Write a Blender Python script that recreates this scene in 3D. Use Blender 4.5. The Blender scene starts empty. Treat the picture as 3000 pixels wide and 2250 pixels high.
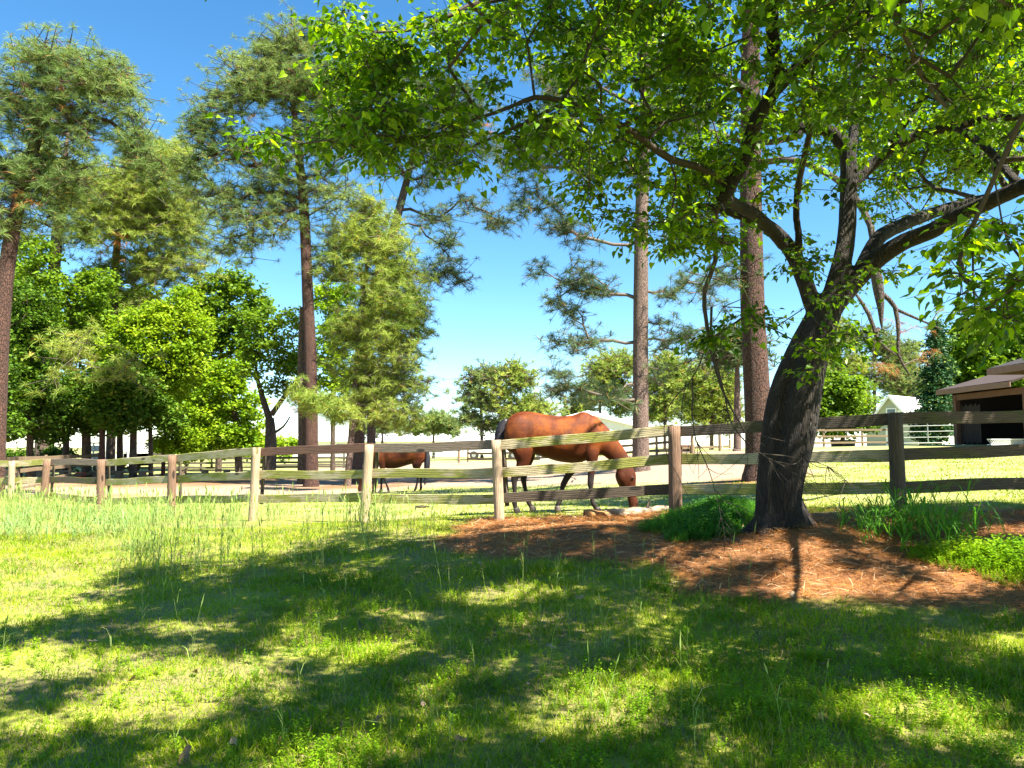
import bpy, bmesh, math, random
import numpy as np
from mathutils import Vector, Matrix, Quaternion
rng = np.random.default_rng(7)
random.seed(7)
SC = bpy.context.scene
C = SC.collection
R = math.radians

# ------------------------------------------------------------------ camera
F = 2266.0                      # focal length in pixels of the 3000 px wide photograph
HZ = 1310.0                     # row of the horizon
CAMZ = 1.5
PITCH = math.atan((HZ - 1125) / F)
cam_d = bpy.data.cameras.new('camera')
cam_d.sensor_width = 36.0
cam_d.lens = 36.0 * F / 3000.0
cam_d.clip_start = 0.05
cam_d.clip_end = 3000
cam = bpy.data.objects.new('camera', cam_d)
C.objects.link(cam)
cam.location = (0, 0, CAMZ)
cam.rotation_euler = (math.pi / 2 + PITCH, 0, 0)
SC.camera = cam

# ------------------------------------------------------------------ light
SUN = np.array([0.46, -0.36, 0.81]); SUN /= np.linalg.norm(SUN)
EL = math.asin(SUN[2]); AZ = math.atan2(SUN[0], SUN[1])
w = bpy.data.worlds.new('World'); SC.world = w; w.use_nodes = True
wt = w.node_tree; wt.nodes.clear()
sky = wt.nodes.new('ShaderNodeTexSky'); sky.sky_type = 'NISHITA'; sky.sun_disc = False
sky.sun_elevation = EL; sky.sun_rotation = AZ; sky.ozone_density = 2.2; sky.air_density = 1.0; sky.dust_density = 0.0; sky.altitude = 1500
hsv = wt.nodes.new('ShaderNodeHueSaturation'); hsv.inputs['Saturation'].default_value = 1.25; hsv.inputs['Hue'].default_value = 0.492
bg = wt.nodes.new('ShaderNodeBackground'); bg.inputs['Strength'].default_value = 0.062
wo = wt.nodes.new('ShaderNodeOutputWorld')
wt.links.new(sky.outputs[0], hsv.inputs['Color']); wt.links.new(hsv.outputs[0], bg.inputs[0]); wt.links.new(bg.outputs[0], wo.inputs[0])
sl = bpy.data.lights.new('sun', 'SUN'); sl.energy = 5.0; sl.angle = R(0.55); sl.color = (1.0, 0.94, 0.80)
so = bpy.data.objects.new('sun', sl); C.objects.link(so)
so.rotation_euler = Vector(SUN).to_track_quat('Z', 'Y').to_euler(); so.location = (8, -8, 20)
SC.view_settings.view_transform = 'Standard'; SC.view_settings.look = 'None'
SC.view_settings.exposure = 2.25; SC.view_settings.gamma = 1.0
SC.render.engine = 'CYCLES'
SC.cycles.max_bounces = 7; SC.cycles.transparent_max_bounces = 6; SC.cycles.transmission_bounces = 4
SC.cycles.use_denoising = True
SC.cycles.sample_clamp_indirect = 6.0

# ------------------------------------------------------------------ helpers
def Wp(px, py, Y):
    """a point of the photograph at distance Y (metres along the ground)"""
    a = (px - 1500) / F; b = (1125 - py) / F
    dy = math.cos(PITCH) - b * math.sin(PITCH); dz = math.sin(PITCH) + b * math.cos(PITCH)
    t = Y / dy
    return np.array([a * t, Y, CAMZ + dz * t])

TX = np.array([-400., -60, -20, -10, -5, 0, 2, 5, 10, 20, 40, 400])
TY = np.array([-60., 3, 6, 9, 12, 18, 25, 36, 60, 100, 1500])
TZ = np.array([
 [-.3, -.3, -.2, -.1, -.04, 0, .02, .1, .2, .4, .6, .6],
 [-.3, -.3, -.2, -.1, -.04, 0, .02, .1, .2, .4, .6, .6],
 [-.2, -.2, -.1, -.05, 0, .06, .14, .27, .45, .7, 1., 1.],
 [-.1, -.1, -.05, 0, .04, .28, .42, .66, .85, 1.1, 1.3, 1.3],
 [0, 0, .0, .03, .14, .44, .50, .76, .98, 1.3, 1.5, 1.5],
 [0, 0, .0, .04, .10, .30, .42, .72, 1.06, 1.45, 1.6, 1.6],
 [0, 0, -.02, 0, .02, .22, .38, .72, 1.12, 1.55, 1.7, 1.7],
 [0, 0, .0, .04, .1, .32, .48, .80, 1.24, 1.62, 1.7, 1.7],
 [.1, .1, .1, .18, .34, .42, .5, .70, 1.10, 1.45, 1.6, 1.6],
 [.2, .2, .2, .25, .3, .4, .45, .6, .9, 1.3, 1.5, 1.5],
 [.3, .3, .3, .3, .3, .4, .45, .6, .9, 1.2, 1.3, 1.3]])
def _bil(x, y):
    i = np.clip(np.searchsorted(TX, x) - 1, 0, len(TX) - 2); j = np.clip(np.searchsorted(TY, y) - 1, 0, len(TY) - 2)
    u = np.clip((x - TX[i]) / (TX[i + 1] - TX[i]), 0, 1); v = np.clip((y - TY[j]) / (TY[j + 1] - TY[j]), 0, 1)
    return (TZ[j, i] * (1 - u) + TZ[j, i + 1] * u) * (1 - v) + (TZ[j + 1, i] * (1 - u) + TZ[j + 1, i + 1] * u) * v
def gz(x, y):
    x = np.asarray(x, float); y = np.asarray(y, float); s = 0
    o = ((0, 0, 2), (1.1, 0, 1), (-1.1, 0, 1), (0, 1.1, 1), (0, -1.1, 1), (.7, .7, 1), (-.7, .7, 1), (.7, -.7, 1), (-.7, -.7, 1))
    for a, b, k in o: s = s + k * _bil(x + a, y + b)
    s = s / 10
    s = s + .022 * np.sin(x * 1.7 + 1.3 * np.sin(y * .9)) * np.sin(y * 1.9 + x * .6) * np.clip(1.5 - np.hypot(x, y) / 30, 0, 1)
    return s
def G(px, py):
    """where the ray through a pixel meets the ground"""
    lo, hi = 1.0, 400.0
    for Y in np.geomspace(1.0, 400, 260):
        p = Wp(px, py, Y)
        if p[2] < gz(p[0], p[1]): break
        lo = Y
    hi = Y
    for _ in range(20):
        m = (lo + hi) / 2; p = Wp(px, py, m)
        if p[2] < gz(p[0], p[1]): hi = m
        else: lo = m
    return Wp(px, py, hi)[:2]
def poly_world(pts): return np.array([G(*p) for p in pts])
def sdist(P, x, y):
    """signed distance to a polygon, positive inside"""
    x = np.asarray(x, float); y = np.asarray(y, float)
    d = np.full(x.shape, 1e9); ins = np.zeros(x.shape, bool)
    n = len(P)
    for k in range(n):
        a = P[k]; b = P[(k + 1) % n]; ab = b - a
        t = np.clip(((x - a[0]) * ab[0] + (y - a[1]) * ab[1]) / (ab @ ab + 1e-12), 0, 1)
        d = np.minimum(d, np.hypot(x - a[0] - t * ab[0], y - a[1] - t * ab[1]))
        c = ((a[1] > y) != (b[1] > y)) & (x < (b[0] - a[0]) * (y - a[1]) / (b[1] - a[1] + 1e-12) + a[0])
        ins ^= c
    return np.where(ins, d, -d)
def vn(x, y, s=1.0, seed=0):
    """cheap smooth noise -1..1"""
    x = x / s; y = y / s; r = 0; a = 1; q = np.random.default_rng(seed)
    for k in range(4):
        p = q.uniform(0, 6.28, 6); f = 1.9 ** k
        r = r + a * np.sin(f * x * 1.1 + p[0] + 1.7 * np.sin(f * y * .8 + p[1])) * np.sin(f * y * 1.2 + p[2] + 1.5 * np.sin(f * x * .9 + p[3]))
        a *= .6
    return r / 1.6

def tag(o, label=None, cat=None, group=None, kind=None):
    if label: o['label'] = label
    if cat: o['category'] = cat
    if group: o['group'] = group
    if kind: o['kind'] = kind
    return o
def empty(name, loc, label, cat, group=None, rz=0):
    o = bpy.data.objects.new(name, None); C.objects.link(o); o.location = tuple(float(v) for v in loc); o.rotation_euler = (0, 0, rz)
    o.empty_display_size = .2
    return tag(o, label, cat, group)
def mesh(name, V, Fc, mats, parent=None, smooth=False, midx=None):
    """V (n,3), Fc (m,3|4) arrays; linked as one object. With a parent V is given in world space."""
    V = np.asarray(V, np.float32); Fc = np.asarray(Fc, np.int32)
    if parent is not None:
        m = np.array(parent_world(parent).inverted())
        V = (V @ m[:3, :3].T + m[:3, 3]).astype(np.float32)
    me = bpy.data.meshes.new(name)
    n = Fc.shape[1]
    me.vertices.add(len(V)); me.vertices.foreach_set('co', V.ravel())
    me.loops.add(Fc.size); me.loops.foreach_set('vertex_index', Fc.ravel())
    me.polygons.add(len(Fc)); me.polygons.foreach_set('loop_start', np.arange(0, Fc.size, n, dtype=np.int32))
    me.polygons.foreach_set('loop_total', np.full(len(Fc), n, np.int32))
    if midx is not None: me.polygons.foreach_set('material_index', np.asarray(midx, np.int32))
    me.polygons.foreach_set('use_smooth', np.full(len(Fc), bool(smooth)))
    for m in (mats if isinstance(mats, (list, tuple)) else [mats]): me.materials.append(m)
    me.update(calc_edges=True)
    o = bpy.data.objects.new(name, me); C.objects.link(o)
    if parent is not None: o.parent = parent
    return o
def parent_world(o):
    m = Matrix.LocRotScale(o.location, o.rotation_euler.to_quaternion(), o.scale)
    return parent_world(o.parent) @ m if o.parent else m
class MB:
    """collects boxes, tubes and prisms into one mesh"""
    def __init__(s): s.V = []; s.F = []; s.n = 0
    def add(s, V, Fq):
        s.V.append(np.asarray(V, float)); s.F += [tuple(int(i) + s.n for i in f) for f in Fq]; s.n += len(V); return s
    def box(s, c, d, rot=None, bev=0):
        c = np.array(c, float); h = np.array(d, float) / 2
        v = np.array([[x, y, z] for x in (-1, 1) for y in (-1, 1) for z in (-1, 1)], float) * h
        if rot is not None: v = v @ np.array(rot).T
        return s.add(v + c, [(0, 1, 3, 2), (4, 6, 7, 5), (0, 4, 5, 1), (2, 3, 7, 6), (0, 2, 6, 4), (1, 5, 7, 3)])
    def tube(s, P, r, k=8, cap=True):
        V, Fq = tube(P, r, k, cap); return s.add(V, Fq)
    def quad(s, a, b, c, d): return s.add([a, b, c, d], [(0, 1, 2, 3)])
    def prism(s, poly, z0, z1, axis):  # poly of 3-D points extruded along axis vector
        P = np.array(poly, float); A = np.array(axis, float); n = len(P)
        return s.add(np.vstack([P + A * z0, P + A * z1]), [tuple(range(n))[::-1], tuple(range(n, 2 * n))] + [(i, (i + 1) % n, n + (i + 1) % n, n + i) for i in range(n)])
    def build(s, name, mat, parent=None, smooth=False, bevel=0):
        V = np.vstack(s.V)
        if parent is not None:
            m = np.array(parent_world(parent).inverted()); V = V @ m[:3, :3].T + m[:3, 3]
        me = bpy.data.meshes.new(name); me.from_pydata(V.tolist(), [], s.F)
        for m in (mat if isinstance(mat, (list, tuple)) else [mat]): me.materials.append(m)
        bm = bmesh.new(); bm.from_mesh(me); bmesh.ops.recalc_face_normals(bm, faces=bm.faces)
        if bevel: bmesh.ops.bevel(bm, geom=bm.edges[:], offset=bevel, segments=2, affect='EDGES', clamp_overlap=True)
        bm.to_mesh(me); bm.free()
        if smooth:
            for p in me.polygons: p.use_smooth = len(p.vertices) == 4
        o = bpy.data.objects.new(name, me); C.objects.link(o)
        if parent is not None: o.parent = parent
        return o
def perp_frame(t):
    up = np.array([0, 0, 1.0]) if abs(t[2]) < .95 else np.array([1.0, 0, 0])
    a = np.cross(up, t); a /= np.linalg.norm(a) + 1e-9
    return a, np.cross(t, a)
def tube(P, r, k=8, cap=True, wob=0, flat=None):
    P = np.array(P, float); n = len(P); r = np.broadcast_to(np.array(r, float), (n,)) if np.ndim(r) <= 1 else r
    T = np.gradient(P, axis=0); T /= np.linalg.norm(T, axis=1)[:, None] + 1e-9
    a, b = perp_frame(T[0]); V = []
    ang = np.arange(k) * 2 * math.pi / k
    ph = rng.uniform(0, 6, 3)
    for i in range(n):
        a = a - T[i] * (a @ T[i]); a /= np.linalg.norm(a) + 1e-9; b = np.cross(T[i], a)
        rr = r[i] * (1 + wob * (np.sin(3 * ang + ph[0] + i * .15) * .5 + np.sin(5 * ang + ph[1] - i * .2) * .4 + np.sin(2 * ang + ph[2] + i * .5) * .3))
        V.append(P[i] + np.outer(np.cos(ang) * rr, a) + np.outer(np.sin(ang) * rr, b))
    V = np.vstack(V); Fq = []
    for i in range(n - 1):
        for j in range(k): Fq.append((i * k + j, i * k + (j + 1) % k, (i + 1) * k + (j + 1) % k, (i + 1) * k + j))
    if cap: Fq += [tuple(range(k))[::-1], tuple(range((n - 1) * k, n * k))]
    return V, Fq
def resample(P, step):
    """smooth (Catmull-Rom) curve through P (rows may carry a radius too), about one point per step"""
    P = np.array(P, float); Q = np.vstack([2 * P[0] - P[1], P, 2 * P[-1] - P[-2]]); out = []
    for i in range(1, len(Q) - 2):
        L = np.linalg.norm(Q[i + 1][:3] - Q[i][:3]); m = max(2, int(L / step))
        for t in np.arange(m) / m:
            out.append(.5 * ((2 * Q[i]) + (-Q[i - 1] + Q[i + 1]) * t + (2 * Q[i - 1] - 5 * Q[i] + 4 * Q[i + 1] - Q[i + 2]) * t * t + (-Q[i - 1] + 3 * Q[i] - 3 * Q[i + 1] + Q[i + 2]) * t ** 3))
    out.append(P[-1]); return np.array(out)
def remesh(mb_list, voxel, smooth_it, name, mat, parent, fac=.5):
    """overlapping closed shapes melted into one continuous surface"""
    V = []; Fq = []; n = 0
    for v, f in mb_list:
        V.append(v); Fq += [tuple(int(i) + n for i in q) for q in f]; n += len(v)
    V = np.vstack(V); me = bpy.data.meshes.new(name); me.from_pydata(V.tolist(), [], Fq)
    bm = bmesh.new(); bm.from_mesh(me); bmesh.ops.recalc_face_normals(bm, faces=bm.faces); bm.to_mesh(me); bm.free()
    o = bpy.data.objects.new(name, me); C.objects.link(o)
    m = o.modifiers.new('r', 'REMESH'); m.mode = 'VOXEL'; m.voxel_size = voxel
    s = o.modifiers.new('s', 'SMOOTH'); s.factor = fac; s.iterations = smooth_it
    dg = bpy.context.evaluated_depsgraph_get()
    me2 = bpy.data.meshes.new_from_object(o.evaluated_get(dg)); me2.name = name
    bpy.data.objects.remove(o); bpy.data.meshes.remove(me)
    if parent is not None: me2.transform(parent_world(parent).inverted())
    me2.materials.clear(); me2.materials.append(mat)
    for p in me2.polygons: p.use_smooth = True
    o = bpy.data.objects.new(name, me2); C.objects.link(o)
    if parent is not None: o.parent = parent
    return o
def basis(d, roll):
    """(N,3) directions -> rotation matrices whose z axis is d, spun by roll"""
    d = d / (np.linalg.norm(d, axis=1)[:, None] + 1e-9)
    up = np.where(np.abs(d[:, 2:3]) > .95, np.array([[1., 0, 0]]), np.array([[0, 0, 1.]]))
    x = np.cross(up, d); x /= np.linalg.norm(x, axis=1)[:, None] + 1e-9; y = np.cross(d, x)
    c, s = np.cos(roll)[:, None], np.sin(roll)[:, None]
    return np.stack([x * c + y * s, -x * s + y * c, d], axis=2)
def stamp(TV, TF, pos, rot, sc):
    """copies of a template at many places, as arrays"""
    N = len(pos); sc = np.asarray(sc, float)
    if sc.ndim == 1: sc = np.repeat(sc[:, None], 3, 1)
    V = np.einsum('nij,nkj->nki', rot, TV[None] * sc[:, None, :]) + pos[:, None, :]
    Fq = TF[None] + (np.arange(N) * len(TV))[:, None, None]
    return V.reshape(-1, 3), Fq.reshape(-1, TF.shape[1])
def join(parts):
    V = []; Fq = []; n = 0
    for v, f in parts:
        if len(v) == 0: continue
        V.append(v); Fq.append(np.asarray(f) + n); n += len(v)
    return np.vstack(V), np.vstack(Fq)

# ------------------------------------------------------------------ materials
class NT:
    def __init__(s, name):
        s.m = bpy.data.materials.new(name); s.m.use_nodes = True; s.t = s.m.node_tree; s.t.nodes.clear()
        s.out = s.t.nodes.new('ShaderNodeOutputMaterial')
    def n(s, typ, **kw):
        x = s.t.nodes.new(typ)
        for k, v in kw.items():
            if k.startswith('_'): setattr(x, k[1:], v)
            else:
                key = k.replace('__', ' ')
                s.set(x.inputs[int(key[1:]) if key[0] == 'i' and key[1:].isdigit() else key], v)
        return x
    def set(s, inp, v):
        if isinstance(v, bpy.types.NodeSocket): s.t.links.new(v, inp)
        elif isinstance(v, (tuple, list)) and len(v) == 3 and inp.type == 'RGBA': inp.default_value = (*v, 1)
        else: inp.default_value = v
    def coord(s, kind='Object'): return s.n('ShaderNodeTexCoord').outputs[kind]
    def world(s): return s.n('ShaderNodeNewGeometry').outputs['Position']
    def mapv(s, v, sc): return s.n('ShaderNodeMapping', Vector=v, Scale=sc).outputs[0]
    def noise(s, v, scale, detail=4, rough=.55, dist=0): return s.n('ShaderNodeTexNoise', Vector=v, Scale=scale, Detail=detail, Roughness=rough, Distortion=dist).outputs['Fac']
    def ramp(s, f, stops):
        r = s.n('ShaderNodeValToRGB', Fac=f); e = r.color_ramp.elements
        while len(e) < len(stops): e.new(.5)
        for k, (p, c) in enumerate(stops): e[k].position = p; e[k].color = (*c, 1) if len(c) == 3 else c
        return r.outputs[0]
    def mix(s, f, a, b, mode='MIX'):
        x = s.t.nodes.new('ShaderNodeMix'); x.data_type = 'RGBA'; x.blend_type = mode; x.clamp_factor = True
        s.set(x.inputs[0], f); s.set(x.inputs[6], a); s.set(x.inputs[7], b); return x.outputs[2]
    def math(s, op, a, b=0.5, c=None):
        x = s.t.nodes.new('ShaderNodeMath'); x.operation = op; s.set(x.inputs[0], a); s.set(x.inputs[1], b)
        if c is not None: s.set(x.inputs[2], c)
        return x.outputs[0]
    def maprange(s, v, a, b, c=0, d=1): return s.n('ShaderNodeMapRange', _interpolation_type='SMOOTHSTEP', i0=v, i1=a, i2=b, i3=c, i4=d).outputs[0]
    def sep(s, v): return s.n('ShaderNodeSeparateXYZ', i0=v).outputs
    def bump(s, h, st=.5, d=.02): return s.n('ShaderNodeBump', Strength=st, Distance=d, Height=h).outputs[0]
    def bsdf(s, **kw):
        b = s.n('ShaderNodeBsdfPrincipled', **kw); s.t.links.new(b.outputs[0], s.out.inputs[0]); return b
def leafmat(name, dark, light, odd=None, oddf=.04, trans=.45, tcol=None, rough=.5, big=.35, spec=.12):
    """leaves or needles: each leaf its own tone, tones drift through the crown, light passes through"""
    t = NT(name); g = t.n('ShaderNodeNewGeometry'); rnd = g.outputs['Random Per Island']
    nz = t.noise(t.world(), big, 2)
    f = t.math('ADD', t.math('MULTIPLY', rnd, .6), t.math('MULTIPLY', t.maprange(nz, .35, .65), .4))
    c = t.mix(f, dark, light)
    if odd: c = t.mix(t.math('LESS_THAN', t.math('FRACT', t.math('MULTIPLY', rnd, 17.3)), oddf), c, odd)
    b = t.n('ShaderNodeBsdfPrincipled', Base__Color=c, Roughness=rough)
    b.inputs['Specular IOR Level'].default_value = spec
    tc = t.mix(1.0, c, tcol or (1.6, 1.9, .7), 'MULTIPLY')
    tr = t.n('ShaderNodeBsdfTranslucent', Color=tc)
    mx = t.n('ShaderNodeMixShader', Fac=trans); t.t.links.new(b.outputs[0], mx.inputs[1]); t.t.links.new(tr.outputs[0], mx.inputs[2])
    t.t.links.new(mx.outputs[0], t.out.inputs[0]); return t.m
def barkmat(name, a, b, scale=(1, 1, .3), vs=14, depth=.03, moss=None):
    t = NT(name); p = t.mapv(t.coord(), scale); nz = t.noise(p, 6, 6, .65)
    v = t.n('ShaderNodeTexVoronoi', _feature='DISTANCE_TO_EDGE', Vector=t.n('ShaderNodeVectorMath', _operation='ADD', i0=p, i1=t.n('ShaderNodeVectorMath', _operation='SCALE', i0=t.n('ShaderNodeTexNoise', Vector=p, Scale=5.0).outputs['Color'], Scale=.15).outputs[0]).outputs[0], Scale=vs).outputs['Distance']
    cr = t.maprange(v, 0, .16)
    c = t.mix(nz, a, b); c = t.mix(t.math('MULTIPLY', t.math('SUBTRACT', 1.0, cr), .75), c, tuple(x * .25 for x in a))
    if moss: c = t.mix(t.maprange(t.noise(t.coord(), 1.6, 3), .52, .7), c, moss)
    h = t.math('ADD', cr, t.math('MULTIPLY', nz, .7))
    t.bsdf(Base__Color=c, Roughness=.9, Normal=t.bump(h, .9, depth)); return t.m
def plain(name, c, rough=.6, metal=0, nscale=6, var=.12, bump=0, coat=0):
    t = NT(name); nz = t.noise(t.coord(), nscale, 5)
    c2 = tuple(x * (1 - 2 * var) for x in c)
    k = dict(Base__Color=t.mix(nz, c2, c), Roughness=rough, Metallic=metal)
    if bump: k['Normal'] = t.bump(nz, bump, .01)
    t.bsdf(**k); return t.m
def woodmat(name, a, b, moss=None, mossf=.55, gs=1.0):
    """weathered board: grain along x, knots, moss in patches; every board its own offset"""
    t = NT(name); oi = t.n('ShaderNodeObjectInfo').outputs['Random']
    off = t.n('ShaderNodeCombineXYZ', X=t.math('MULTIPLY', oi, 37.0), Y=t.math('MULTIPLY', oi, 11.0), Z=t.math('MULTIPLY', oi, 5.0)).outputs[0]
    p = t.n('ShaderNodeVectorMath', _operation='ADD', i0=t.coord(), i1=off).outputs[0]
    q = t.mapv(p, (1.1 * gs, 9 * gs, 9 * gs))
    warp = t.n('ShaderNodeTexNoise', Vector=t.mapv(p, (1.6, 3, 3)), Scale=1.2, Detail=2.0).outputs['Fac']
    grain = t.n('ShaderNodeTexWave', _wave_type='BANDS', _bands_direction='Z', Vector=q, Scale=1.3, Distortion=t.math('MULTIPLY', warp, 9.0), Detail=3.0, Detail__Scale=1.2).outputs['Fac']
    fine = t.noise(t.mapv(p, (3, 90, 90)), 1.6, 5, .7)
    kn = t.n('ShaderNodeTexVoronoi', Vector=t.mapv(p, (1.3, 4, 4)), Scale=1.1, Randomness=1.0).outputs['Distance']
    f = t.math('ADD', t.math('MULTIPLY', grain, .45), t.math('MULTIPLY', fine, .6))
    c = t.mix(f, a, b)
    c = t.mix(t.maprange(kn, .16, .09), c, tuple(x * .25 for x in a))
    if moss: c = t.mix(t.maprange(t.noise(t.mapv(p, (1, 3, 3)), 1.7, 4, .6), mossf, mossf + .16), c, t.mix(f, tuple(x * .4 for x in moss), moss))
    c = t.mix(t.math('MULTIPLY', t.maprange(fine, .50, .34), .7), c, tuple(x * .2 for x in a))
    t.bsdf(Base__Color=c, Roughness=.88, Normal=t.bump(t.math('ADD', f, fine), .8, .012)); return t.m
# ------------------------------------------------------------------ material set
M_rail_moss = woodmat('rail_mossy', (.30, .24, .14), (.50, .44, .27), moss=(.34, .34, .06), mossf=.42)
M_rail_grey = woodmat('rail_grey', (.12, .085, .065), (.25, .19, .145), moss=(.26, .25, .07), mossf=.66)
M_rail_red = woodmat('rail_redbrown', (.085, .035, .022), (.17, .085, .06))
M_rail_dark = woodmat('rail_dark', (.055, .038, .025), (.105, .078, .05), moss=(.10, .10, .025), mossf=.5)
M_post_pale = woodmat('post_pale', (.24, .16, .10), (.48, .36, .24), moss=(.38, .38, .10), mossf=.62)
M_post_red = woodmat('post_red', (.11, .055, .032), (.24, .145, .092))
M_wood_far = plain('wood_far', (.24, .17, .10), .85, nscale=3, var=.25)
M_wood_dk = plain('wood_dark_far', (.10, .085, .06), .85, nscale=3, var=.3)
M_pinebark = barkmat('pine_bark', (.10, .06, .048), (.22, .15, .12), (1, 1, .42), 22, .02)
M_pinered = barkmat('pine_bark_red', (.038, .016, .011), (.11, .047, .031), (1, 1, .4), 24, .025)
M_treebark = barkmat('furrowed_bark', (.011, .007, .005), (.034, .022, .014), (1, 1, .10), 46, .05, moss=(.034, .026, .011))
M_darkbark = barkmat('dark_bark', (.05, .035, .025), (.13, .09, .06), (1, 1, .25), 16, .03)
M_twig = plain('twig_bark', (.06, .042, .028), .85, nscale=9, var=.3)
M_pinetwig = plain('pine_twig', (.15, .11, .09), .85, nscale=7, var=.3)
M_leaf = leafmat('leaves_fresh', (.012, .050, .003), (.12, .25, .006), odd=(.20, .32, .012), oddf=.17, trans=.48, tcol=(2.3, 2.0, .3), rough=.4, big=.9, spec=.3)
M_needle = leafmat('needles_green', (.05, .105, .028), (.25, .33, .11), odd=(.44, .22, .07), oddf=.02, trans=.3, tcol=(1.5, 1.4, .7), rough=.5, big=.35)
M_needle_y = leafmat('needles_yellow', (.07, .15, .018), (.38, .44, .09), odd=(.50, .28, .08), oddf=.02, trans=.3, tcol=(1.4, 1.3, .6), rough=.5, big=.35)
M_needle_b = leafmat('needles_blue', (.02, .05, .022), (.14, .20, .09), odd=(.40, .2, .08), oddf=.02, trans=.25, tcol=(1.4, 1.4, .8), rough=.5, big=.35)
M_needle_dead = leafmat('needles_dead', (.26, .10, .03), (.50, .23, .08), trans=.25, tcol=(1.3, 1, .7), rough=.7)
M_lf_bright = leafmat('leaves_bright', (.07, .17, .01), (.28, .40, .02), trans=.4, tcol=(1.7, 1.6, .5), big=.4)
M_lf_mid = leafmat('leaves_mid', (.035, .09, .008), (.18, .29, .02), trans=.35, tcol=(1.7, 1.6, .5), big=.4)
M_lf_dark = leafmat('leaves_dark', (.018, .05, .007), (.095, .18, .014), odd=(.15, .19, .03), oddf=.05, trans=.25, tcol=(1.7, 1.7, .5), big=.5)  # dark green also carries the shade of the pines in its colour
M_lf_yel = leafmat('leaves_yellowgreen', (.09, .20, .01), (.32, .43, .025), trans=.4, tcol=(1.5, 1.4, .5), big=.4)
M_lf_cyp = leafmat('leaves_cypress', (.012, .045, .02), (.04, .10, .035), odd=(.16, .22, .04), oddf=.06, trans=.1, big=.9)

# ------------------------------------------------------------------ regions of the ground
A_straw = poly_world([(1290, 1605), (1335, 1550), (1420, 1522), (1600, 1516), (1900, 1508), (2250, 1500), (2600, 1498), (3050, 1492), (3400, 1500), (3400, 1850), (3000, 1800), (2800, 1800), (2500, 1765), (2250, 1760), (2020, 1745), (1900, 1672), (1620, 1640), (1420, 1650)])
A_sand = poly_world([(-600, 1466), (100, 1462), (520, 1459), (1040, 1447), (1250, 1430), (1500, 1424), (1850, 1424), (2150, 1410), (2260, 1400), (2400, 1385), (2200, 1345), (3100, 1325), (3100, 1318), (2000, 1324), (1240, 1352), (700, 1385), (0, 1402), (-600, 1410)])
A_tall = poly_world([(-500, 1470), (60, 1478), (400, 1502), (760, 1512), (1150, 1520), (1290, 1560), (1250, 1640), (950, 1690), (620, 1720), (380, 1700), (250, 1600), (-500, 1605)])
A_lush = poly_world([(1880, 1560), (1960, 1520), (2090, 1490), (2230, 1492), (2240, 1540), (2150, 1590), (2000, 1605)])
A_lush2 = poly_world([(2640, 1615), (2760, 1600), (2900, 1605), (3100, 1615), (3400, 1640), (3400, 1760), (3000, 1735), (2900, 1720), (2760, 1680), (2650, 1655)])
A_front = poly_world([(-900, 1478), (60, 1482), (400, 1500), (900, 1508), (1430, 1512), (1900, 1492), (2600, 1480), (3400, 1480), (3600, 2900), (-900, 2900)])
P_STRAW_BLOBS = [(np.array([-5.9, 28.8]), 3.4, 1.8), (np.array([5.1, 17.6]), 2.2, 1.3), (np.array([-14., 33.]), 7, 5), (np.array([-3.5, 31.5]), 3.2, 1.6)]
def straw_mask(x, y):
    d = sdist(A_straw, x, y) + .22 * vn(x, y, .7, 3)
    return np.clip(d / .25 + .5, 0, 1)
def sand_mask(x, y):
    return np.clip((sdist(A_sand, x, y) + .7 * vn(x, y, 1.6, 5)) / 1.2 + .4, 0, 1)
def blob_mask(x, y):
    m = 0
    for c, a, b in P_STRAW_BLOBS: m = np.maximum(m, np.clip(1.6 - 1.5 * np.hypot((x - c[0]) / a, (y - c[1]) / b) + .3 * vn(x, y, .8, 8), 0, 1))
    return m

# ------------------------------------------------------------------ ground sheet
def axis(lo, hi, fine_lo, fine_hi, st, g):
    a = list(np.arange(fine_lo, fine_hi + 1e-6, st)); s = st
    while a[-1] < hi: s *= g; a.append(a[-1] + s)
    s = st
    while a[0] > lo: s *= g; a.insert(0, a[0] - s)
    return np.array(a)
gx = axis(-900, 900, -9, 9, .12, 1.09); gy = axis(-60, 1500, 1.5, 15, .12, 1.06)
GX, GY = np.meshgrid(gx, gy); nx, ny = len(gx), len(gy)
sm = straw_mask(GX, GY); bmk = blob_mask(GX, GY)
_tb = np.array([3.08, 8.7]); GZ = gz(GX, GY) + .16 * np.exp(-((GX - _tb[0] - .1) ** 2 + (GY - _tb[1] + .35) ** 2) / .35) + .03 * sm + .012 * vn(GX, GY, .35, 21) * (np.hypot(GX, GY - 6) < 14)
I = np.arange(nx * ny).reshape(ny, nx)
Fq = np.stack([I[:-1, :-1], I[:-1, 1:], I[1:, 1:], I[1:, :-1]], -1).reshape(-1, 4)
t = NT('ground_mat')
wp = t.world()
at = t.n('ShaderNodeAttribute', _attribute_name='zones'); zc = t.n('ShaderNodeSeparateColor', Color=at.outputs['Color']).outputs
n1 = t.noise(wp, 1.3, 6, .65); n2 = t.noise(wp, 24, 5, .7); n3 = t.noise(wp, .35, 4)
wisp = t.noise(t.mapv(wp, (1, 1, 1)), 9, 4, .75, 2.5)
soil = t.mix(n2, (.08, .075, .02), (.26, .22, .08))
lawn = t.mix(t.math('ADD', t.math('MULTIPLY', n1, .6), t.math('MULTIPLY', n2, .5)), (.10, .16, .008), (.38, .38, .03))
front = t.mix(t.maprange(t.math('ADD', t.math('MULTIPLY', n1, .6), t.math('MULTIPLY', wisp, .4)), .40, .56), lawn, soil)
pad = t.mix(t.maprange(t.math('ADD', t.math('MULTIPLY', n1, .5), t.math('MULTIPLY', wisp, .5)), .40, .60), (.17, .22, .03), t.mix(n2, (.28, .25, .09), (.36, .32, .14)))
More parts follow.
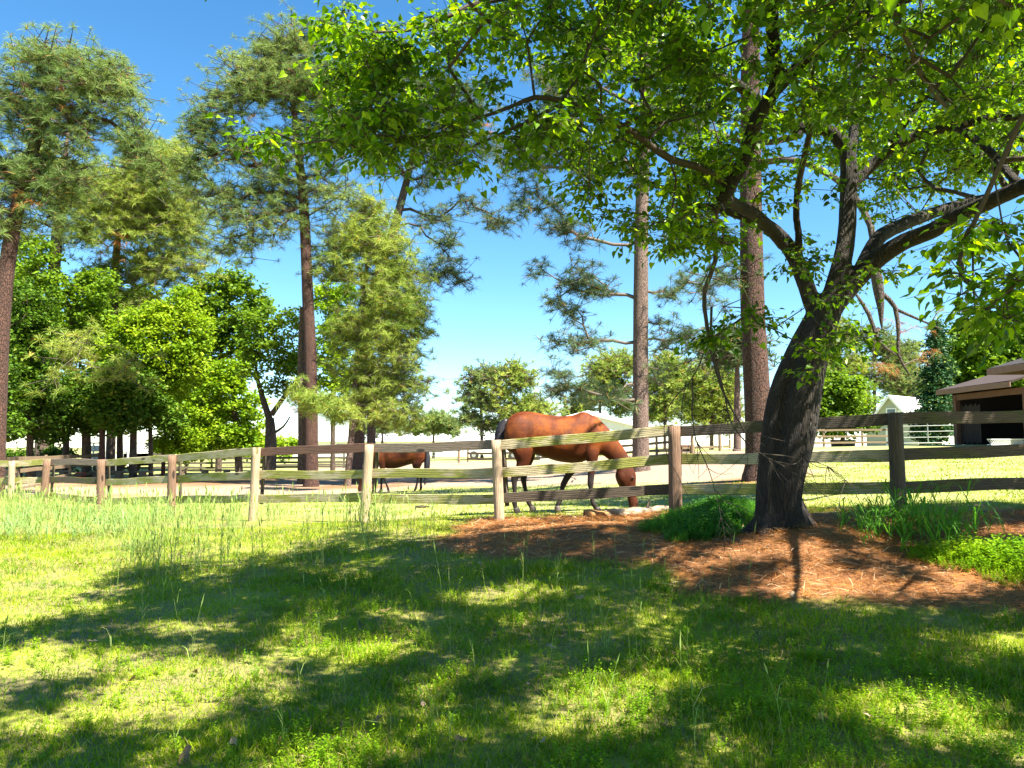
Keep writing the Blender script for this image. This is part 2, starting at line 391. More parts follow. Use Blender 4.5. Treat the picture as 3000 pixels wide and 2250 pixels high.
sand = t.mix(t.math('ADD', t.math('MULTIPLY', n2, .6), t.math('MULTIPLY', wisp, .4)), (.17, .11, .07), (.36, .27, .19))
sand = t.mix(t.maprange(n3, .55, .68), sand, (.26, .14, .08))  # brown patches paint both straw and shadow onto the sand
straw = t.mix(t.noise(t.mapv(wp, (1, 1, 1)), 30, 4, .8, 3), (.07, .024, .008), (.30, .13, .04))
dr = t.mix(zc[3] if False else at.outputs['Alpha'], pad, front)
c = t.mix(zc[1], dr, sand); c = t.mix(zc[0], c, straw)
t.bsdf(Base__Color=c, Roughness=.95, Normal=t.bump(t.math('ADD', n2, wisp), .6, .03))
M_ground = t.m
ground = mesh('ground', np.stack([GX, GY, GZ], -1).reshape(-1, 3), Fq, M_ground, smooth=True)
tag(ground, kind='structure')
fr = np.clip(sdist(A_front, GX, GY) / .8 + .5, 0, 1)
col = ground.data.color_attributes.new('zones', 'FLOAT_COLOR', 'POINT')
cc = np.stack([np.maximum(sm, bmk * .9).ravel(), (sand_mask(GX, GY) * (1 - fr)).ravel(), np.zeros(nx * ny), fr.ravel()], -1).astype(np.float32)
col.data.foreach_set('color', cc.ravel())

# ------------------------------------------------------------------ grass
M_grass = leafmat('grass_blades', (.045, .13, .003), (.34, .45, .012), odd=(.42, .34, .13), oddf=.11, trans=.4, tcol=(1.5, 1.3, .5), rough=.55, big=.9)
M_grass2 = leafmat('grass_tall', (.14, .25, .05), (.36, .45, .13), odd=(.45, .42, .18), oddf=.06, trans=.4, tcol=(1.4, 1.3, .7), rough=.5, big=.8)
M_weed = leafmat('weed_leaves', (.07, .20, .006), (.30, .44, .014), trans=.45, tcol=(1.6, 1.5, .4), rough=.5, big=.9)
M_lush = leafmat('lush_leaves', (.05, .17, .02), (.13, .32, .03), trans=.4, tcol=(1.6, 1.6, .5), rough=.5, big=.9)
def in_view(x, y, marg=1.12): return (np.abs(x) < .662 * marg * y + .5) & (y > 2.6)
def scatter(n, y0, y1, p=1.0, marg=1.12):
    """n points in the wedge the picture sees, denser near by"""
    u = rng.random(n); y = y0 + (y1 - y0) * u ** p; x = (rng.random(n) * 2 - 1) * (.662 * marg * y + .6)
    return x, y
BV = np.array([[-.5, 0, 0], [.5, 0, 0], [-.42, .16, .55], [.42, .16, .55], [0, .52, 1.0]])
BF = np.array([[0, 1, 3], [0, 3, 2], [2, 3, 4]])
def blades(x, y, h, wd, lean=.35, z=None):
    n = len(x); z = gz(x, y) if z is None else z
    d = np.stack([rng.normal(0, lean, n), rng.normal(0, lean, n), np.ones(n)], -1)
    rot = basis(d, rng.random(n) * 6.283)
    return stamp(BV, BF, np.stack([x, y, z - .004], -1), rot, np.stack([wd, h, h], -1))
GN = 330000
x, y = scatter(GN, 3.0, 13.0, 1.25)
fm = sdist(A_front, x, y); sk = straw_mask(x, y)
dens = np.clip(.72 + .5 * vn(x, y, .32, 31) + .35 * vn(x, y, 1.1, 32), .08, 1)
keep = (fm > rng.normal(0, .1, GN)) & (rng.random(GN) > np.clip(sk * 1.02, 0, .997)) & (rng.random(GN) < dens)
x, y = x[keep], y[keep]; n = len(x)
h = (.028 + .05 * rng.random(n) ** 1.6) * (1 + .45 * vn(x, y, .6, 33)); h = np.clip(h, .015, .13)
h *= np.where((x < -2.0) & (y < 9.5), .62 + .3 * rng.random(n), 1)
V, Fb = blades(x, y, h, .0030 + .0007 * y * .45 + .0012 * rng.random(n), .5)
g = mesh('grass', V, Fb, M_grass); tag(g, 'short yellow green lawn grass in front of the rail fence', 'grass', kind='stuff')
# grass of the paddock, sparse and low
x, y = scatter(90000, 9.0, 30.0, 1.6)
keep = (sdist(A_front, x, y) < 0) & (rng.random(len(x)) > sand_mask(x, y) * .985) & (rng.random(len(x)) < .65 + .5 * vn(x, y, .8, 41))
x, y = x[keep], y[keep]; n = len(x)
V, Fb = blades(x, y, .02 + .04 * rng.random(n), .004 + .0007 * y, .6)
g = mesh('paddock_grass', V, Fb, M_grass); tag(g, 'thin pale grass of the paddock behind the rail fence', 'grass', kind='stuff')
# low weeds with round leaf pairs in the lawn
def weed_template(n_st, H, leaf, seed):
    q = np.random.default_rng(seed); parts = []
    LV = np.array([[0, 0, 0], [.5, .35, .05], [.5, -.35, .05], [1, .12, .0], [1, -.12, 0.]])
    LF = np.array([[0, 2, 1], [1, 2, 4], [1, 4, 3]])
    for s in range(n_st):
        a = q.random() * 6.28; r = q.random() * .05; b = np.array([math.cos(a) * r, math.sin(a) * r, 0]); hh = H * (.5 + .6 * q.random())
        tip = b + np.array([q.normal(0, .25) * hh, q.normal(0, .25) * hh, hh])
        k = 6
        parts.append((np.array([b + [-.0012, 0, 0], b + [.0012, 0, 0], tip]), np.array([[0, 1, 2]])))
        for j in range(k):
            f = (j + 1) / k; p = b + (tip - b) * f; aa = q.random() * 6.28
            for sgn in (0, math.pi):
                dd = np.array([[math.cos(aa + sgn), math.sin(aa + sgn), q.normal(.35, .25)]])
                rt = basis(np.array([[0., 0., 1.]]), np.zeros(1)); d0 = dd / np.linalg.norm(dd); s0 = np.cross([0, 0, 1], d0[0]); s0 /= np.linalg.norm(s0)
                Rm = np.stack([d0[0], s0, np.cross(d0[0], s0)], -1)[None]
                parts.append(stamp(LV, LF, p[None], Rm, np.array([leaf * (.7 + .5 * q.random())])))
    return join(parts)
WT = [weed_template(5, .065, .013, s) for s in range(6)] + [weed_template(3, .12, .012, s) for s in range(20, 23)]
x, y = scatter(11000, 3.0, 9.5, 1.3); m = (rng.random(len(x)) > straw_mask(x, y)) & (rng.random(len(x)) < .45 + .7 * vn(x, y, .9, 51)) & ((x > -.30 * y) | (rng.random(len(x)) < .3))
x, y = x[m], y[m]; z = gz(x, y); pick = rng.integers(0, len(WT), len(x)); parts = []
for k, (tv, tf) in enumerate(WT):
    s = pick == k; n = s.sum(); rot = basis(np.tile([[0, 0, 1.]], (n, 1)), rng.random(n) * 6.28)
    parts.append(stamp(tv, tf, np.stack([x[s], y[s], z[s]], -1), rot, .7 + .7 * rng.random(n)))
V, Fb = join(parts); g = mesh('weeds', V, Fb, M_weed); tag(g, 'small round leaved weeds mixed into the shaded lawn', 'weeds', kind='stuff')
def stalk_mesh(x, y, h, wst, nleaf=4, head=True, leafl=.16, leafw=.006, lean=.1):
    """grass stalks: a thin bent stem, long leaves, a seed head"""
    z = gz(x, y); parts = []
    for i in range(len(x)):
        H = h[i]; b = np.array([x[i], y[i], z[i]]); L = rng.normal(0, lean, 2) * H
        tp = b + np.array([L[0], L[1], H]); md = b + np.array([L[0] * .35, L[1] * .35, H * .55])
        s = np.array([math.cos(i * 2.4), math.sin(i * 2.4), 0]) * wst[i] / 2
        s2 = np.array([-s[1], s[0], 0]) * .7
        V = [b - s, b + s, md - s * .8, md + s * .8, tp - s * .35, tp + s * .35]
        Fq = [[0, 1, 3], [0, 3, 2], [2, 3, 5], [2, 5, 4]]
        V = V + [b - s2, b + s2, tp]; Fq = Fq + [[6, 7, 8]]
        parts.append((np.array(V), np.array(Fq)))
        if head and rng.random() < .75:
            hl = H * (.13 + .08 * rng.random()); up = (tp - md) / np.linalg.norm(tp - md); q = tp + up * hl * .3
            parts.append((np.array([tp - up * hl * .7, q - s * 3.2 - up * hl * .5, q + s * 3.2 - up * hl * .5, q + up * hl * .3]), np.array([[0, 2, 1], [1, 2, 3]])))
        for k in range(nleaf):
            f = .1 + .62 * rng.random(); p = b + (md - b) * min(1, f / .55) if f < .55 else md + (tp - md) * (f - .55) / .45
            a = rng.random() * 6.283; ll = leafl * (.6 + .8 * rng.random()); lw = leafw * (.7 + .6 * rng.random())
            o = np.array([math.cos(a), math.sin(a), 0]); sd = np.array([-o[1], o[0], 0]) * lw / 2; up = np.array([0, 0, 1.])
            p1 = p + o * ll * .35 + up * ll * .55; p2 = p + o * ll * .75 + up * ll * .62; p3 = p + o * ll * 1.05 + up * ll * (.25 + .3 * rng.random())
            parts.append((np.array([p - sd * .6, p + sd * .6, p1 - sd, p1 + sd, p2 - sd * .8, p2 + sd * .8, p3]), np.array([[0, 1, 3], [0, 3, 2], [2, 3, 5], [2, 5, 4], [4, 5, 6]])))
    return join(parts)
bb = A_tall; xs = rng.uniform(-14, 1, 30000); ys = rng.uniform(6, 19, 30000)
dd = sdist(A_tall, xs, ys); m = (dd > 0) & in_view(xs, ys, 1.15) & (rng.random(30000) < np.clip(.30 + .5 * vn(xs, ys, .8, 61) + .35 * (xs < -4) , .03, 1)); xs, ys = xs[m][:1400], ys[m][:1400]
V, Fb = stalk_mesh(xs, ys, .25 + .40 * rng.random(len(xs)), .004 + .0003 * ys, 4, True, .17, .008)
g = mesh('tall_grass', V, Fb, M_grass2); tag(g, 'tall thin seeding grass along the left fence', 'tall grass', kind='stuff')
xs, ys = scatter(160, 3.6, 9.5, 1.0, 1.0); xs, ys = xs[xs < 1.6], ys[xs < 1.6]; _q = np.array([G(*p) for p in [(1850, 1990), (1880, 2005), (1868, 1960), (1320, 1960), (1600, 2030), (1740, 1830), (1300, 1830), (2130, 1800), (2190, 1760)]]); xs = np.append(xs, _q[:, 0]); ys = np.append(ys, _q[:, 1])
V, Fb = stalk_mesh(xs, ys, np.where(np.arange(len(xs)) >= len(xs) - 9, .62, .18 + .3 * rng.random(len(xs))), np.full(len(xs), .0034), 3, True, .12, .005)
g = mesh('grass_stalks', V, Fb, M_grass2); tag(g, 'scattered thin grass stalks rising out of the shaded lawn', 'grass stalks', kind='stuff')
# dense bluish clump at the far left by the fence
xs = rng.uniform(-14, -5.5, 9000); ys = rng.uniform(10, 17, 9000); P = poly_world([(-500, 1480), (330, 1500), (560, 1520), (300, 1590), (-500, 1600)])
m = (sdist(P, xs, ys) > 0) & in_view(xs, ys, 1.15); xs, ys = xs[m][:550], ys[m][:550]
V, Fb = stalk_mesh(xs, ys, .12 + .20 * rng.random(len(xs)), .004 + .0003 * ys, 5, False, .18, .011)
M_bluish = leafmat('grass_bluish', (.14, .27, .08), (.34, .48, .20), trans=.35, tcol=(1.3, 1.3, .8))
g = mesh('lush_grass', V, Fb, M_bluish); tag(g, 'dense blue green grass at the foot of the left fence', 'grass', kind='stuff')
# clump of broad bladed grass at the right post
c0 = G(2700, 1600); xs = c0[0] + rng.normal(.1, .42, 80); ys = c0[1] + .2 + rng.normal(0, .35, 80)
V, Fb = stalk_mesh(xs, ys, .26 + .36 * rng.random(80), np.full(80, .005), 7, False, .24, .013, .2)
g = mesh('coarse_grass', V, Fb, M_lush); tag(g, 'coarse broad bladed grass growing by the right fence post', 'grass', kind='stuff')
# low green growth left of the tree and at the right edge
def mound(A, n, H, name, label, mat, xr, yr, leaf=.02):
    xs = rng.uniform(*xr, n * 6); ys = rng.uniform(*yr, n * 6); d = sdist(A, xs, ys) + .15 * vn(xs, ys, .4, 71); m = d > 0; xs, ys, d = xs[m][:n], ys[m][:n], d[m][:n]
    tp = [weed_template(6, H, leaf, s) for s in range(40, 45)]; pk = rng.integers(0, 5, len(xs)); parts = []; z = gz(xs, ys) + .02
    for k, (tv, tf) in enumerate(tp):
        s = pk == k; q = s.sum(); parts.append(stamp(tv, tf, np.stack([xs[s], ys[s], z[s]], -1), basis(np.tile([[0, 0, 1.]], (q, 1)), rng.random(q) * 6.28), (.6 + .8 * np.clip(d[s] * 2, 0, 1)) * (.7 + .6 * rng.random(q))))
    parts.append(blades(xs, ys, H * (.5 + .9 * rng.random(len(xs))), np.full(len(xs), .006), .5))
    V, Fb = join(parts); g = mesh(name, V, Fb, mat); tag(g, label, 'ground cover', kind='stuff')
mound(A_lush, 1900, .14, 'ground_cover', 'deep green ground cover left of the big double trunk', M_lush, (1.2, 3.6), (7.5, 11.5))
mound(A_lush2, 1700, .13, 'green_undergrowth', 'bright green ground cover on the pine straw at the right edge', M_weed, (2.5, 8), (6, 11))
# pine straw: loose needles over the mound and round the pines
def needles_lay(x, y, L, wd, lift=.0):
    n = len(x); z = gz(x, y) + .16 * np.exp(-((x - _tb[0] - .1) ** 2 + (y - _tb[1] + .35) ** 2) / .35) + .03 + .03 * rng.random(n) ** 2 + lift
    tv = np.array([[-.5, 0, 0], [.5, 0, 0], [-.5, .5, .0], [.5, .5, .0], [0, 1, 0.]]); tf = np.array([[0, 1, 3], [0, 3, 2], [2, 3, 4]])
    a = rng.random(n) * 6.283; tl = rng.normal(.04, .14, n)
    d = np.stack([np.cos(a), np.sin(a), tl], -1); sd = np.stack([-np.sin(a), np.cos(a), rng.normal(0, .3, n)], -1); sd /= np.linalg.norm(sd, axis=1)[:, None]
    rot = np.stack([sd, d, np.cross(sd, d)], -1)
    V = np.einsum('nij,nkj->nki', rot, tv[None] * np.stack([wd, L, L], -1)[:, None, :]) + np.stack([x, y, z], -1)[:, None, :]
    V[:, 2:4, 2] += (L * .06 * rng.random(n))[:, None]
    return V.reshape(-1, 3), (tf[None] + (np.arange(n) * 5)[:, None, None]).reshape(-1, 3)
M_straw = leafmat('pine_straw', (.15, .048, .012), (.62, .27, .07), odd=(.70, .50, .30), oddf=.1, trans=.12, tcol=(1, .9, .7), rough=.6, big=1.2)
n = 240000; x = rng.uniform(-2, 10, n); y = rng.uniform(5, 12, n); m = (rng.random(n) < straw_mask(x, y) * (.7 + .5 * vn(x, y, .35, 81)) * .9) & in_view(x, y, 1.15); x, y = x[m][:64000], y[m][:64000]
V, Fb = needles_lay(x, y, .10 + .12 * rng.random(len(x)), .0022 + .0016 * rng.random(len(x)))
V2 = []
g = mesh('pine_straw', V, Fb, M_straw); tag(g, 'orange brown pine straw heaped under the big tree', 'pine straw', kind='stuff')
# ------------------------------------------------------------------ fences
def board(name, p0, p1, hgt, th, mat, parent, warp=.012, label=None):
    """a sawn board from p0 to p1 in its own frame (x along the board), a little warped and split at the ends"""
    p0 = np.array(p0, float); p1 = np.array(p1, float); L = np.linalg.norm(p1 - p0); k = max(2, int(L / .18)); ph = rng.uniform(0, 6, 4)
    V = []; Fq = []
    for i in range(k + 1):
        u = i / k; x = (u - .5) * L; dz = warp * math.sin(3.1 * u + ph[0]) + warp * .4 * math.sin(9 * u + ph[1]); dy = warp * .7 * math.sin(3.6 * u + ph[2])
        hh = hgt / 2 * (1 + .03 * math.sin(14 * u + ph[3])); e = .006
        V += [(x, y + dy, z + dz) for y, z in ((-th / 2, -hh + e), (-th / 2 + e, -hh), (th / 2 - e, -hh), (th / 2, -hh + e), (th / 2, hh - e), (th / 2 - e, hh), (-th / 2 + e, hh), (-th / 2, hh - e))]
    for i in range(k):
        for j in range(8): Fq.append((i * 8 + j, i * 8 + (j + 1) % 8, (i + 1) * 8 + (j + 1) % 8, (i + 1) * 8 + j))
    Fq += [tuple(range(8))[::-1], tuple(range(k * 8, k * 8 + 8))]
    me = bpy.data.meshes.new(name); me.from_pydata(V, [], Fq); me.materials.append(mat)
    bm = bmesh.new(); bm.from_mesh(me); bmesh.ops.recalc_face_normals(bm, faces=bm.faces); bm.to_mesh(me); bm.free()
    o = bpy.data.objects.new(name, me); C.objects.link(o); o.parent = parent
    d = (p1 - p0) / L; ry = -math.asin(d[2]); rz = math.atan2(d[1], d[0])
    Mw = Matrix.Translation(Vector((p0 + p1) / 2)) @ Matrix.Rotation(rz, 4, 'Z') @ Matrix.Rotation(ry, 4, 'Y')
    o.matrix_basis = parent_world(parent).inverted() @ Mw
    if label: o['label'] = label
    return o
def round_post(p0, p1, r, mat, parent, name='post', label=None, k=14):
    p0 = np.array(p0, float); p1 = np.array(p1, float); n = 9; L = np.linalg.norm(p1 - p0)
    P = [p0 * 0 + np.array([0, 0, L * i / n]) for i in range(n + 1)]
    V, Fq = tube(P, [r * (1.04 - .08 * i / n) for i in range(n)] + [r * .93], k, True, .035)
    me = bpy.data.meshes.new(name); V = V[:, [2, 1, 0]] * np.array([1, 1, -1])   # grain material runs along x
    me.from_pydata(V.tolist(), [], Fq); me.materials.append(mat)
    bm = bmesh.new(); bm.from_mesh(me); bmesh.ops.recalc_face_normals(bm, faces=bm.faces); bm.to_mesh(me); bm.free()
    for f in me.polygons: f.use_smooth = len(f.vertices) == 4
    o = bpy.data.objects.new(name, me); C.objects.link(o); o.parent = parent
    d = (p1 - p0) / L
    Mw = Matrix.Translation(Vector(p0)) @ Vector(d).to_track_quat('X', 'Z').to_matrix().to_4x4()
    o.matrix_basis = parent_world(parent).inverted() @ Mw
    if label: o['label'] = label
    return o
fe = empty('rail_fence', (0, 11.6, float(gz(0, 11.6))), 'weathered three board wooden rail fence with round posts, nearest one, crossing the whole view', 'fence')
# posts: px, top row, base row, distance, radius, material, lean of the top in px
PO = [(-110, 1352, 1496, 19.6, .07, M_post_pale, 0), (33, 1350, 1492, 19.0, .075, M_post_pale, 2), (132, 1347, 1482, 18.7, .085, M_post_red, 6), (296, 1346, 1505, 17.4, .085, M_post_red, 0), (504, 1334, 1502, 15.9, .085, M_post_red, 0),
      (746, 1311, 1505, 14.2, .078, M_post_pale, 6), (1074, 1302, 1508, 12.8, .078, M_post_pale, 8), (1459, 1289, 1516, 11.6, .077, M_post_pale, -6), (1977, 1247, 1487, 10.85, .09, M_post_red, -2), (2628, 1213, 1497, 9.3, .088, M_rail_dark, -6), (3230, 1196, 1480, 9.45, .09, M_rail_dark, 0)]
PT = []; PB = []
for (px, t0, b0, Y, r, mt, ln) in PO:
    tp = Wp(px + ln, t0, Y); bs = Wp(px - ln, b0, Y); bs2 = bs.copy(); bs2[2] = min(bs[2], float(gz(bs[0], bs[1]))) - .15
    round_post(bs2, tp, r, mt, fe); PT.append(tp); PB.append(bs)
RM = {0: (M_rail_moss, M_rail_moss, M_rail_moss), 1: (M_rail_moss, M_rail_moss, M_rail_moss), 2: (M_rail_grey, M_rail_dark, M_rail_moss), 3: (M_rail_moss, M_rail_moss, M_rail_moss), 4: (M_rail_moss, M_rail_moss, M_rail_moss),
      5: (M_rail_red, M_rail_moss, M_rail_moss), 6: (M_rail_grey, M_rail_moss, M_rail_moss), 7: (M_rail_moss, M_rail_moss, M_rail_dark), 8: (M_rail_dark, M_rail_moss, M_rail_moss), 9: (M_rail_dark, M_rail_dark, M_rail_dark)}  # darker boards of the last bays carry the tree's shade in their colour
names = {('5', 0): 'dark red brown top board', ('6', 0): 'grey cracked top board', ('7', 2): 'dark grey bottom board', ('8', 0): 'brown top board beside the tree'}
for i in range(len(PO) - 1):
    for k, fr_ in enumerate((0.07, .60, .79 if i < 9 else .76)):
        fr_ = (.065, .42, .77)[k]
        hgt = .148; a = PT[i] * (1 - fr_) + PB[i] * fr_; b = PT[i + 1] * (1 - fr_) + PB[i + 1] * fr_
        if k == 0: a[2] += .01; b[2] += .01
        d = (b - a)[:2] / np.linalg.norm((b - a)[:2]); nrm = np.array([-d[1], d[0], 0])   # far side of the posts
        off = nrm * .10
        dd = np.array([d[0], d[1], 0]) * .012
        board('rail', a + off + dd, b + off - dd, hgt, .035, RM[i][k], fe, .012, names.get((str(i), k)))
# backing boards (inner posts seen behind the round posts)
for i in (1, 2, 3, 4, 5, 6, 7):
    d = (PT[i + 1] - PT[i])[:2]; d = d / np.linalg.norm(d); nrm = np.array([-d[1], d[0], 0]); sd = np.array([d[0], d[1], 0]) * .07
    a = PB[i] + nrm * .135 + sd; b = PT[i] + nrm * .135 + sd; a[2] = PT[i][2] - (PT[i] - PB[i])[2] * .86; b[2] = PT[i][2] - .03
    mb = MB(); mb.tube([a, b], [.035, .035], 4); mb.build('backing_board', M_rail_dark, fe)

def far_fence(name, label, pts, H, nr, mat, rh=.13, pr=.06, group=None, top=.04, low=.25, span=None):
    g0 = pts[0]; e = empty(name, (g0[0], g0[1], float(gz(*g0))), label, 'fence', group)
    pts = [np.array([p[0], p[1], float(gz(p[0], p[1]))]) for p in pts]
    for p in pts:
        mb = MB(); mb.tube([p - [0, 0, .1], p + [0, 0, H]], [pr, pr * .93], 8, True); mb.build('post', mat, e)
    for a, b in zip(pts[:-1], pts[1:]):
        d = (b - a)[:2] / np.linalg.norm((b - a)[:2]); nm = np.array([d[1], -d[0], 0]) * (pr + .012)
        for k in range(nr):
            z = low + (H - top - rh / 2 - low) * k / max(1, nr - 1)
            board('rail', a + nm + [0, 0, z], b + nm + [0, 0, z], rh, .03, mat, e, .01)
    return e
def line(a, b, n): return [tuple(np.array(a) * (1 - i / n) + np.array(b) * i / n) for i in range(n + 1)]
far_fence('paddock_fence', 'pale board fence of the side paddock running back from the left corner', [(-20.5, 22), (-18, 24.2), (-17.6, 27.5), (-18.6, 31), (-19.6, 34.5), (-20.2, 38)], 1.2, 3, M_wood_far, .14)
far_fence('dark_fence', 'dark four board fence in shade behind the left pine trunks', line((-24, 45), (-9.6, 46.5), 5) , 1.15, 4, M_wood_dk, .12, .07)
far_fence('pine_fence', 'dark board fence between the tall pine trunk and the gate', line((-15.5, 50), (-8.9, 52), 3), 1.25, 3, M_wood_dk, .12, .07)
e = far_fence('white_board_fence', 'low sunlit board fence far behind the grazing horse', line((-3.4, 60), (9.5, 44), 6), 1.2, 3, M_wood_far, .15, .08)
far_fence('corral_fence', 'three board corral fence behind the big trunk on the right', line((15.2, 50), (24.6, 49), 4), 1.15, 3, M_wood_far, .12, .07)
far_fence('short_fence', 'open post and board fence in sun between trunk and right post', [(8.6, 37), (8.2, 44), (11.2, 52), (14.6, 52)], 1.1, 1, M_wood_far, .15, .075)
# gates of metal tube
M_galv = plain('galvanised', (.45, .47, .46), .4, .7); M_green = plain('green_gate_paint', (.22, .30, .22), .45, .2)
def gate(name, label, a, b, H, nb, mat, group=None, brace=True):
    a = np.array([*a, float(gz(*a)) + .12]); b = np.array([*b, float(gz(*b)) + .12]); e = empty(name, a, label, 'gate', group)
    up = np.array([0, 0, 1.]); mb = MB()
    mb.tube([a, b], .028, 6); mb.tube([a + up * H, b + up * H], .028, 6); mb.tube([a, a + up * H], .028, 6); mb.tube([b, b + up * H], .028, 6)
    mb.build('gate_frame', mat, e)
    for k in range(1, nb): 
        m2 = MB(); m2.tube([a + up * H * k / nb, b + up * H * k / nb], .02, 6); m2.build('gate_bar', mat, e)
    m2 = MB(); m = (a + b) / 2; m2.tube([m, m + up * H], .025, 6); m2.build('upright', mat, e)
    for p in (a, b):
        d = (b - a) / np.linalg.norm(b - a); q = p + d * (-.14 if p is a else .14); m2 = MB(); m2.tube([q - up * .2, q + up * (H + .2)], .09, 8); m2.build('gate_post', M_wood_far, e)
gate('tube_gate', 'green tube farm gate in front of the long white barn', (-7.4, 58), (-4.1, 58), 1.15, 5, M_green)
gate('metal_gate', 'grey tube gate leading to the open brown shed', (19.4, 39.5), (22.4, 38.4), 1.15, 4, M_galv)
gate('braced_gate', 'white braced gate far behind the big double trunk', (12.2, 45), (14.4, 44), 1.1, 2, plain('white_gate', (.7, .7, .68), .5))

# ------------------------------------------------------------------ buildings
M_white = plain('white_metal', (.78, .78, .76), .5, nscale=1.5, var=.04); M_whiteroof = plain('white_roof', (.80, .81, .80), .4, nscale=1, var=.05)
M_glass = plain('window_glass', (.10, .13, .16), .12, .1); M_siding = plain('grey_siding', (.36, .38, .30), .7, var=.06)
M_shingle = plain('brown_shingle', (.05, .027, .022), .95, nscale=14, var=.35, bump=.5); M_shingdk = plain('dark_shingle', (.028, .02, .02), .95, nscale=14, var=.35, bump=.5)
M_fascia = plain('fascia_board', (.20, .12, .08), .8, nscale=5, var=.22); M_shedwood = plain('shed_wood', (.14, .065, .038), .85, nscale=6, var=.3)
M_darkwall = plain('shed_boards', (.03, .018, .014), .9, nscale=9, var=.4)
def gable(name, label, cat, cx, cy, zb, Wd, Ln, eave, ridge, rz, wall, roof, over=.25, th=.10, group=None, fasc=None):
    """a gabled building: walls with real gable ends, roof slabs, trim; the gable end faces local -y"""
    e = empty(name, (cx, cy, zb), label, cat, group, rz); Mx = np.array(parent_world(e)); 
    def w(p): return (Mx[:3, :3] @ np.array(p, float)) + Mx[:3, 3]
    mb = MB(); h = Wd / 2
    pent = [(-h, 0, -.4), (h, 0, -.4), (h, 0, eave), (0, 0, ridge), (-h, 0, eave)]
    mb.prism([w(p) for p in pent], 0, Ln, Mx[:3, :3] @ np.array([0, 1., 0])); mb.build('wall', wall, e)
    sl = (ridge - eave) / h
    for s in (-1, 1):
        mb = MB(); x1 = s * (h + over); z1 = eave - sl * over
        q = [(0, -over, ridge + .02), (x1, -over, z1 + .02), (x1, -over, z1 + th + .02), (0, -over, ridge + th + .02)]
        mb.prism([w(p) for p in q], 0, Ln + 2 * over, Mx[:3, :3] @ np.array([0, 1., 0])); mb.build('roof', roof, e)
        mb = MB(); q = [(0, -over - .04, ridge - .16), (x1, -over - .04, z1 - .16), (x1, -over - .04, z1 + th + .05), (0, -over - .04, ridge + th + .05)]
        mb.prism([w(p) for p in q], 0, .036, Mx[:3, :3] @ np.array([0, 1., 0])); mb.build('bargeboard', fasc or roof, e)
    return e, w
# far long barn
zb = .3; ztop = Wp(1000, 1269, 100)[2]
e = empty('long_barn', (-25, 104, zb), 'very long low white barn behind the gate', 'barn')
mb = MB(); mb.box((-14.7, 104, (zb + ztop) / 2 - .45), (27.2, 8, ztop - zb - .9)); mb.build('wall', M_white, e)
mb = MB(); mb.prism([(-28.7, 99.5, ztop - .95), (-28.7, 104, ztop + .0), (-28.7, 108.5, ztop - .95), (-28.7, 108.5, ztop - 1.05), (-28.7, 99.5, ztop - 1.05)], 0, 28, (1, 0, 0)); mb.build('roof', M_whiteroof, e)
for k in range(6):
    mb = MB(); mb.box((-26 + k * 4.1, 99.98, zb + 1.1), (1.4, .06, 1.0)); mb.build('window', M_glass, e)
# white gabled building behind the horse's neck
P = Wp(1722, 1208, 60)
e, w_ = gable('white_building', 'white gabled metal building behind the neck of the grazing horse', 'building', P[0], 60, .5, 7.4, 10, 2.75, P[2] - .5, 0, M_white, M_whiteroof, .25)
mb = MB(); mb.box(w_((-1.2, -.02, 1.3)), (2.6, .05, 2.4)); mb.build('garage_door', plain('door_white', (.65, .66, .66), .5), e)
# little house with a white roof
P = Wp(2607, 1161, 75)
e, w_ = gable('small_house', 'small grey sided house with steep white metal roof', 'house', P[0], 75, 1.4, 4.9, 9, 2.0, P[2] - 1.4, R(-50), M_siding, M_whiteroof, .3, fasc=M_white)
Rz = np.array(Matrix.Rotation(R(-50), 3, 'Z'))
mb = MB(); mb.box(w_((0.1, -.04, 3.25)), (1.0, .08, 1.25), Rz); mb.build('window_frame', M_white, e)
f = MB(); f.box(w_((0.1, -.085, 3.25)), (.74, .04, 1.0), Rz); f.build('window', M_glass, e)
mb = MB(); mb.box(w_((.85, -.06, 3.5)), (.28, .12, .34), Rz); mb.build('wall_lamp', M_white, e)
mb = MB(); mb.box(w_((2.2, 5.2, 3.1)), (.35, 1.6, 1.3), Rz); mb.build('dormer', M_siding, e)
mb = MB(); mb.box(w_((0.1, -.04, 1.0)), (1.2, .08, 1.9), Rz); mb.build('door', M_white, e)
# open run-in shed
zg = 1.62
e = empty('open_shed', (22, 33, zg), 'open brown wooden run-in shed with a tilted roof at the right edge', 'shed')
c0 = Wp(2745, 1147, 36); c1 = Wp(2961, 1116, 30.6); z0 = c0[2]
RX = 27.5
ridge = z0 + 1.35
mb = MB()
mb.prism([(c0[0], c0[1], z0 - .02), (c0[0], c0[1], z0 + .06), (RX - 3, c0[1], ridge + .06), (RX + 1, c0[1], z0 + .4), (RX + 1, c0[1], z0 + .3), (RX - 3, c0[1], ridge - .02)], 0, 1, (c1[0] - c0[0], c1[1] - c0[1], 0)); mb.build('roof', M_shingle, e)
dv = np.array([c1[0] - c0[0], c1[1] - c0[1], 0]); dn = dv / np.linalg.norm(dv); Lr = np.linalg.norm(dv)
a = np.array([c0[0] - .03, c0[1], z0 - .08]); 
board('fascia', a, a + dn * Lr, .22, .04, M_fascia, e)
a2 = np.array([c0[0] + .55, c0[1] - .4, z0 - .34]); board('header_beam', a2, a2 + dn * (Lr - .3), .26, .1, M_shedwood, e)
for q in (.03, .93):
    p = a2 + dn * (Lr * q); mb = MB(); mb.box((p[0] + .02, p[1], (zg + z0 - .4) / 2 - .1), (.2, .2, z0 - zg)); mb.build('corner_post', M_shedwood, e)
p = a2 + dn * .05
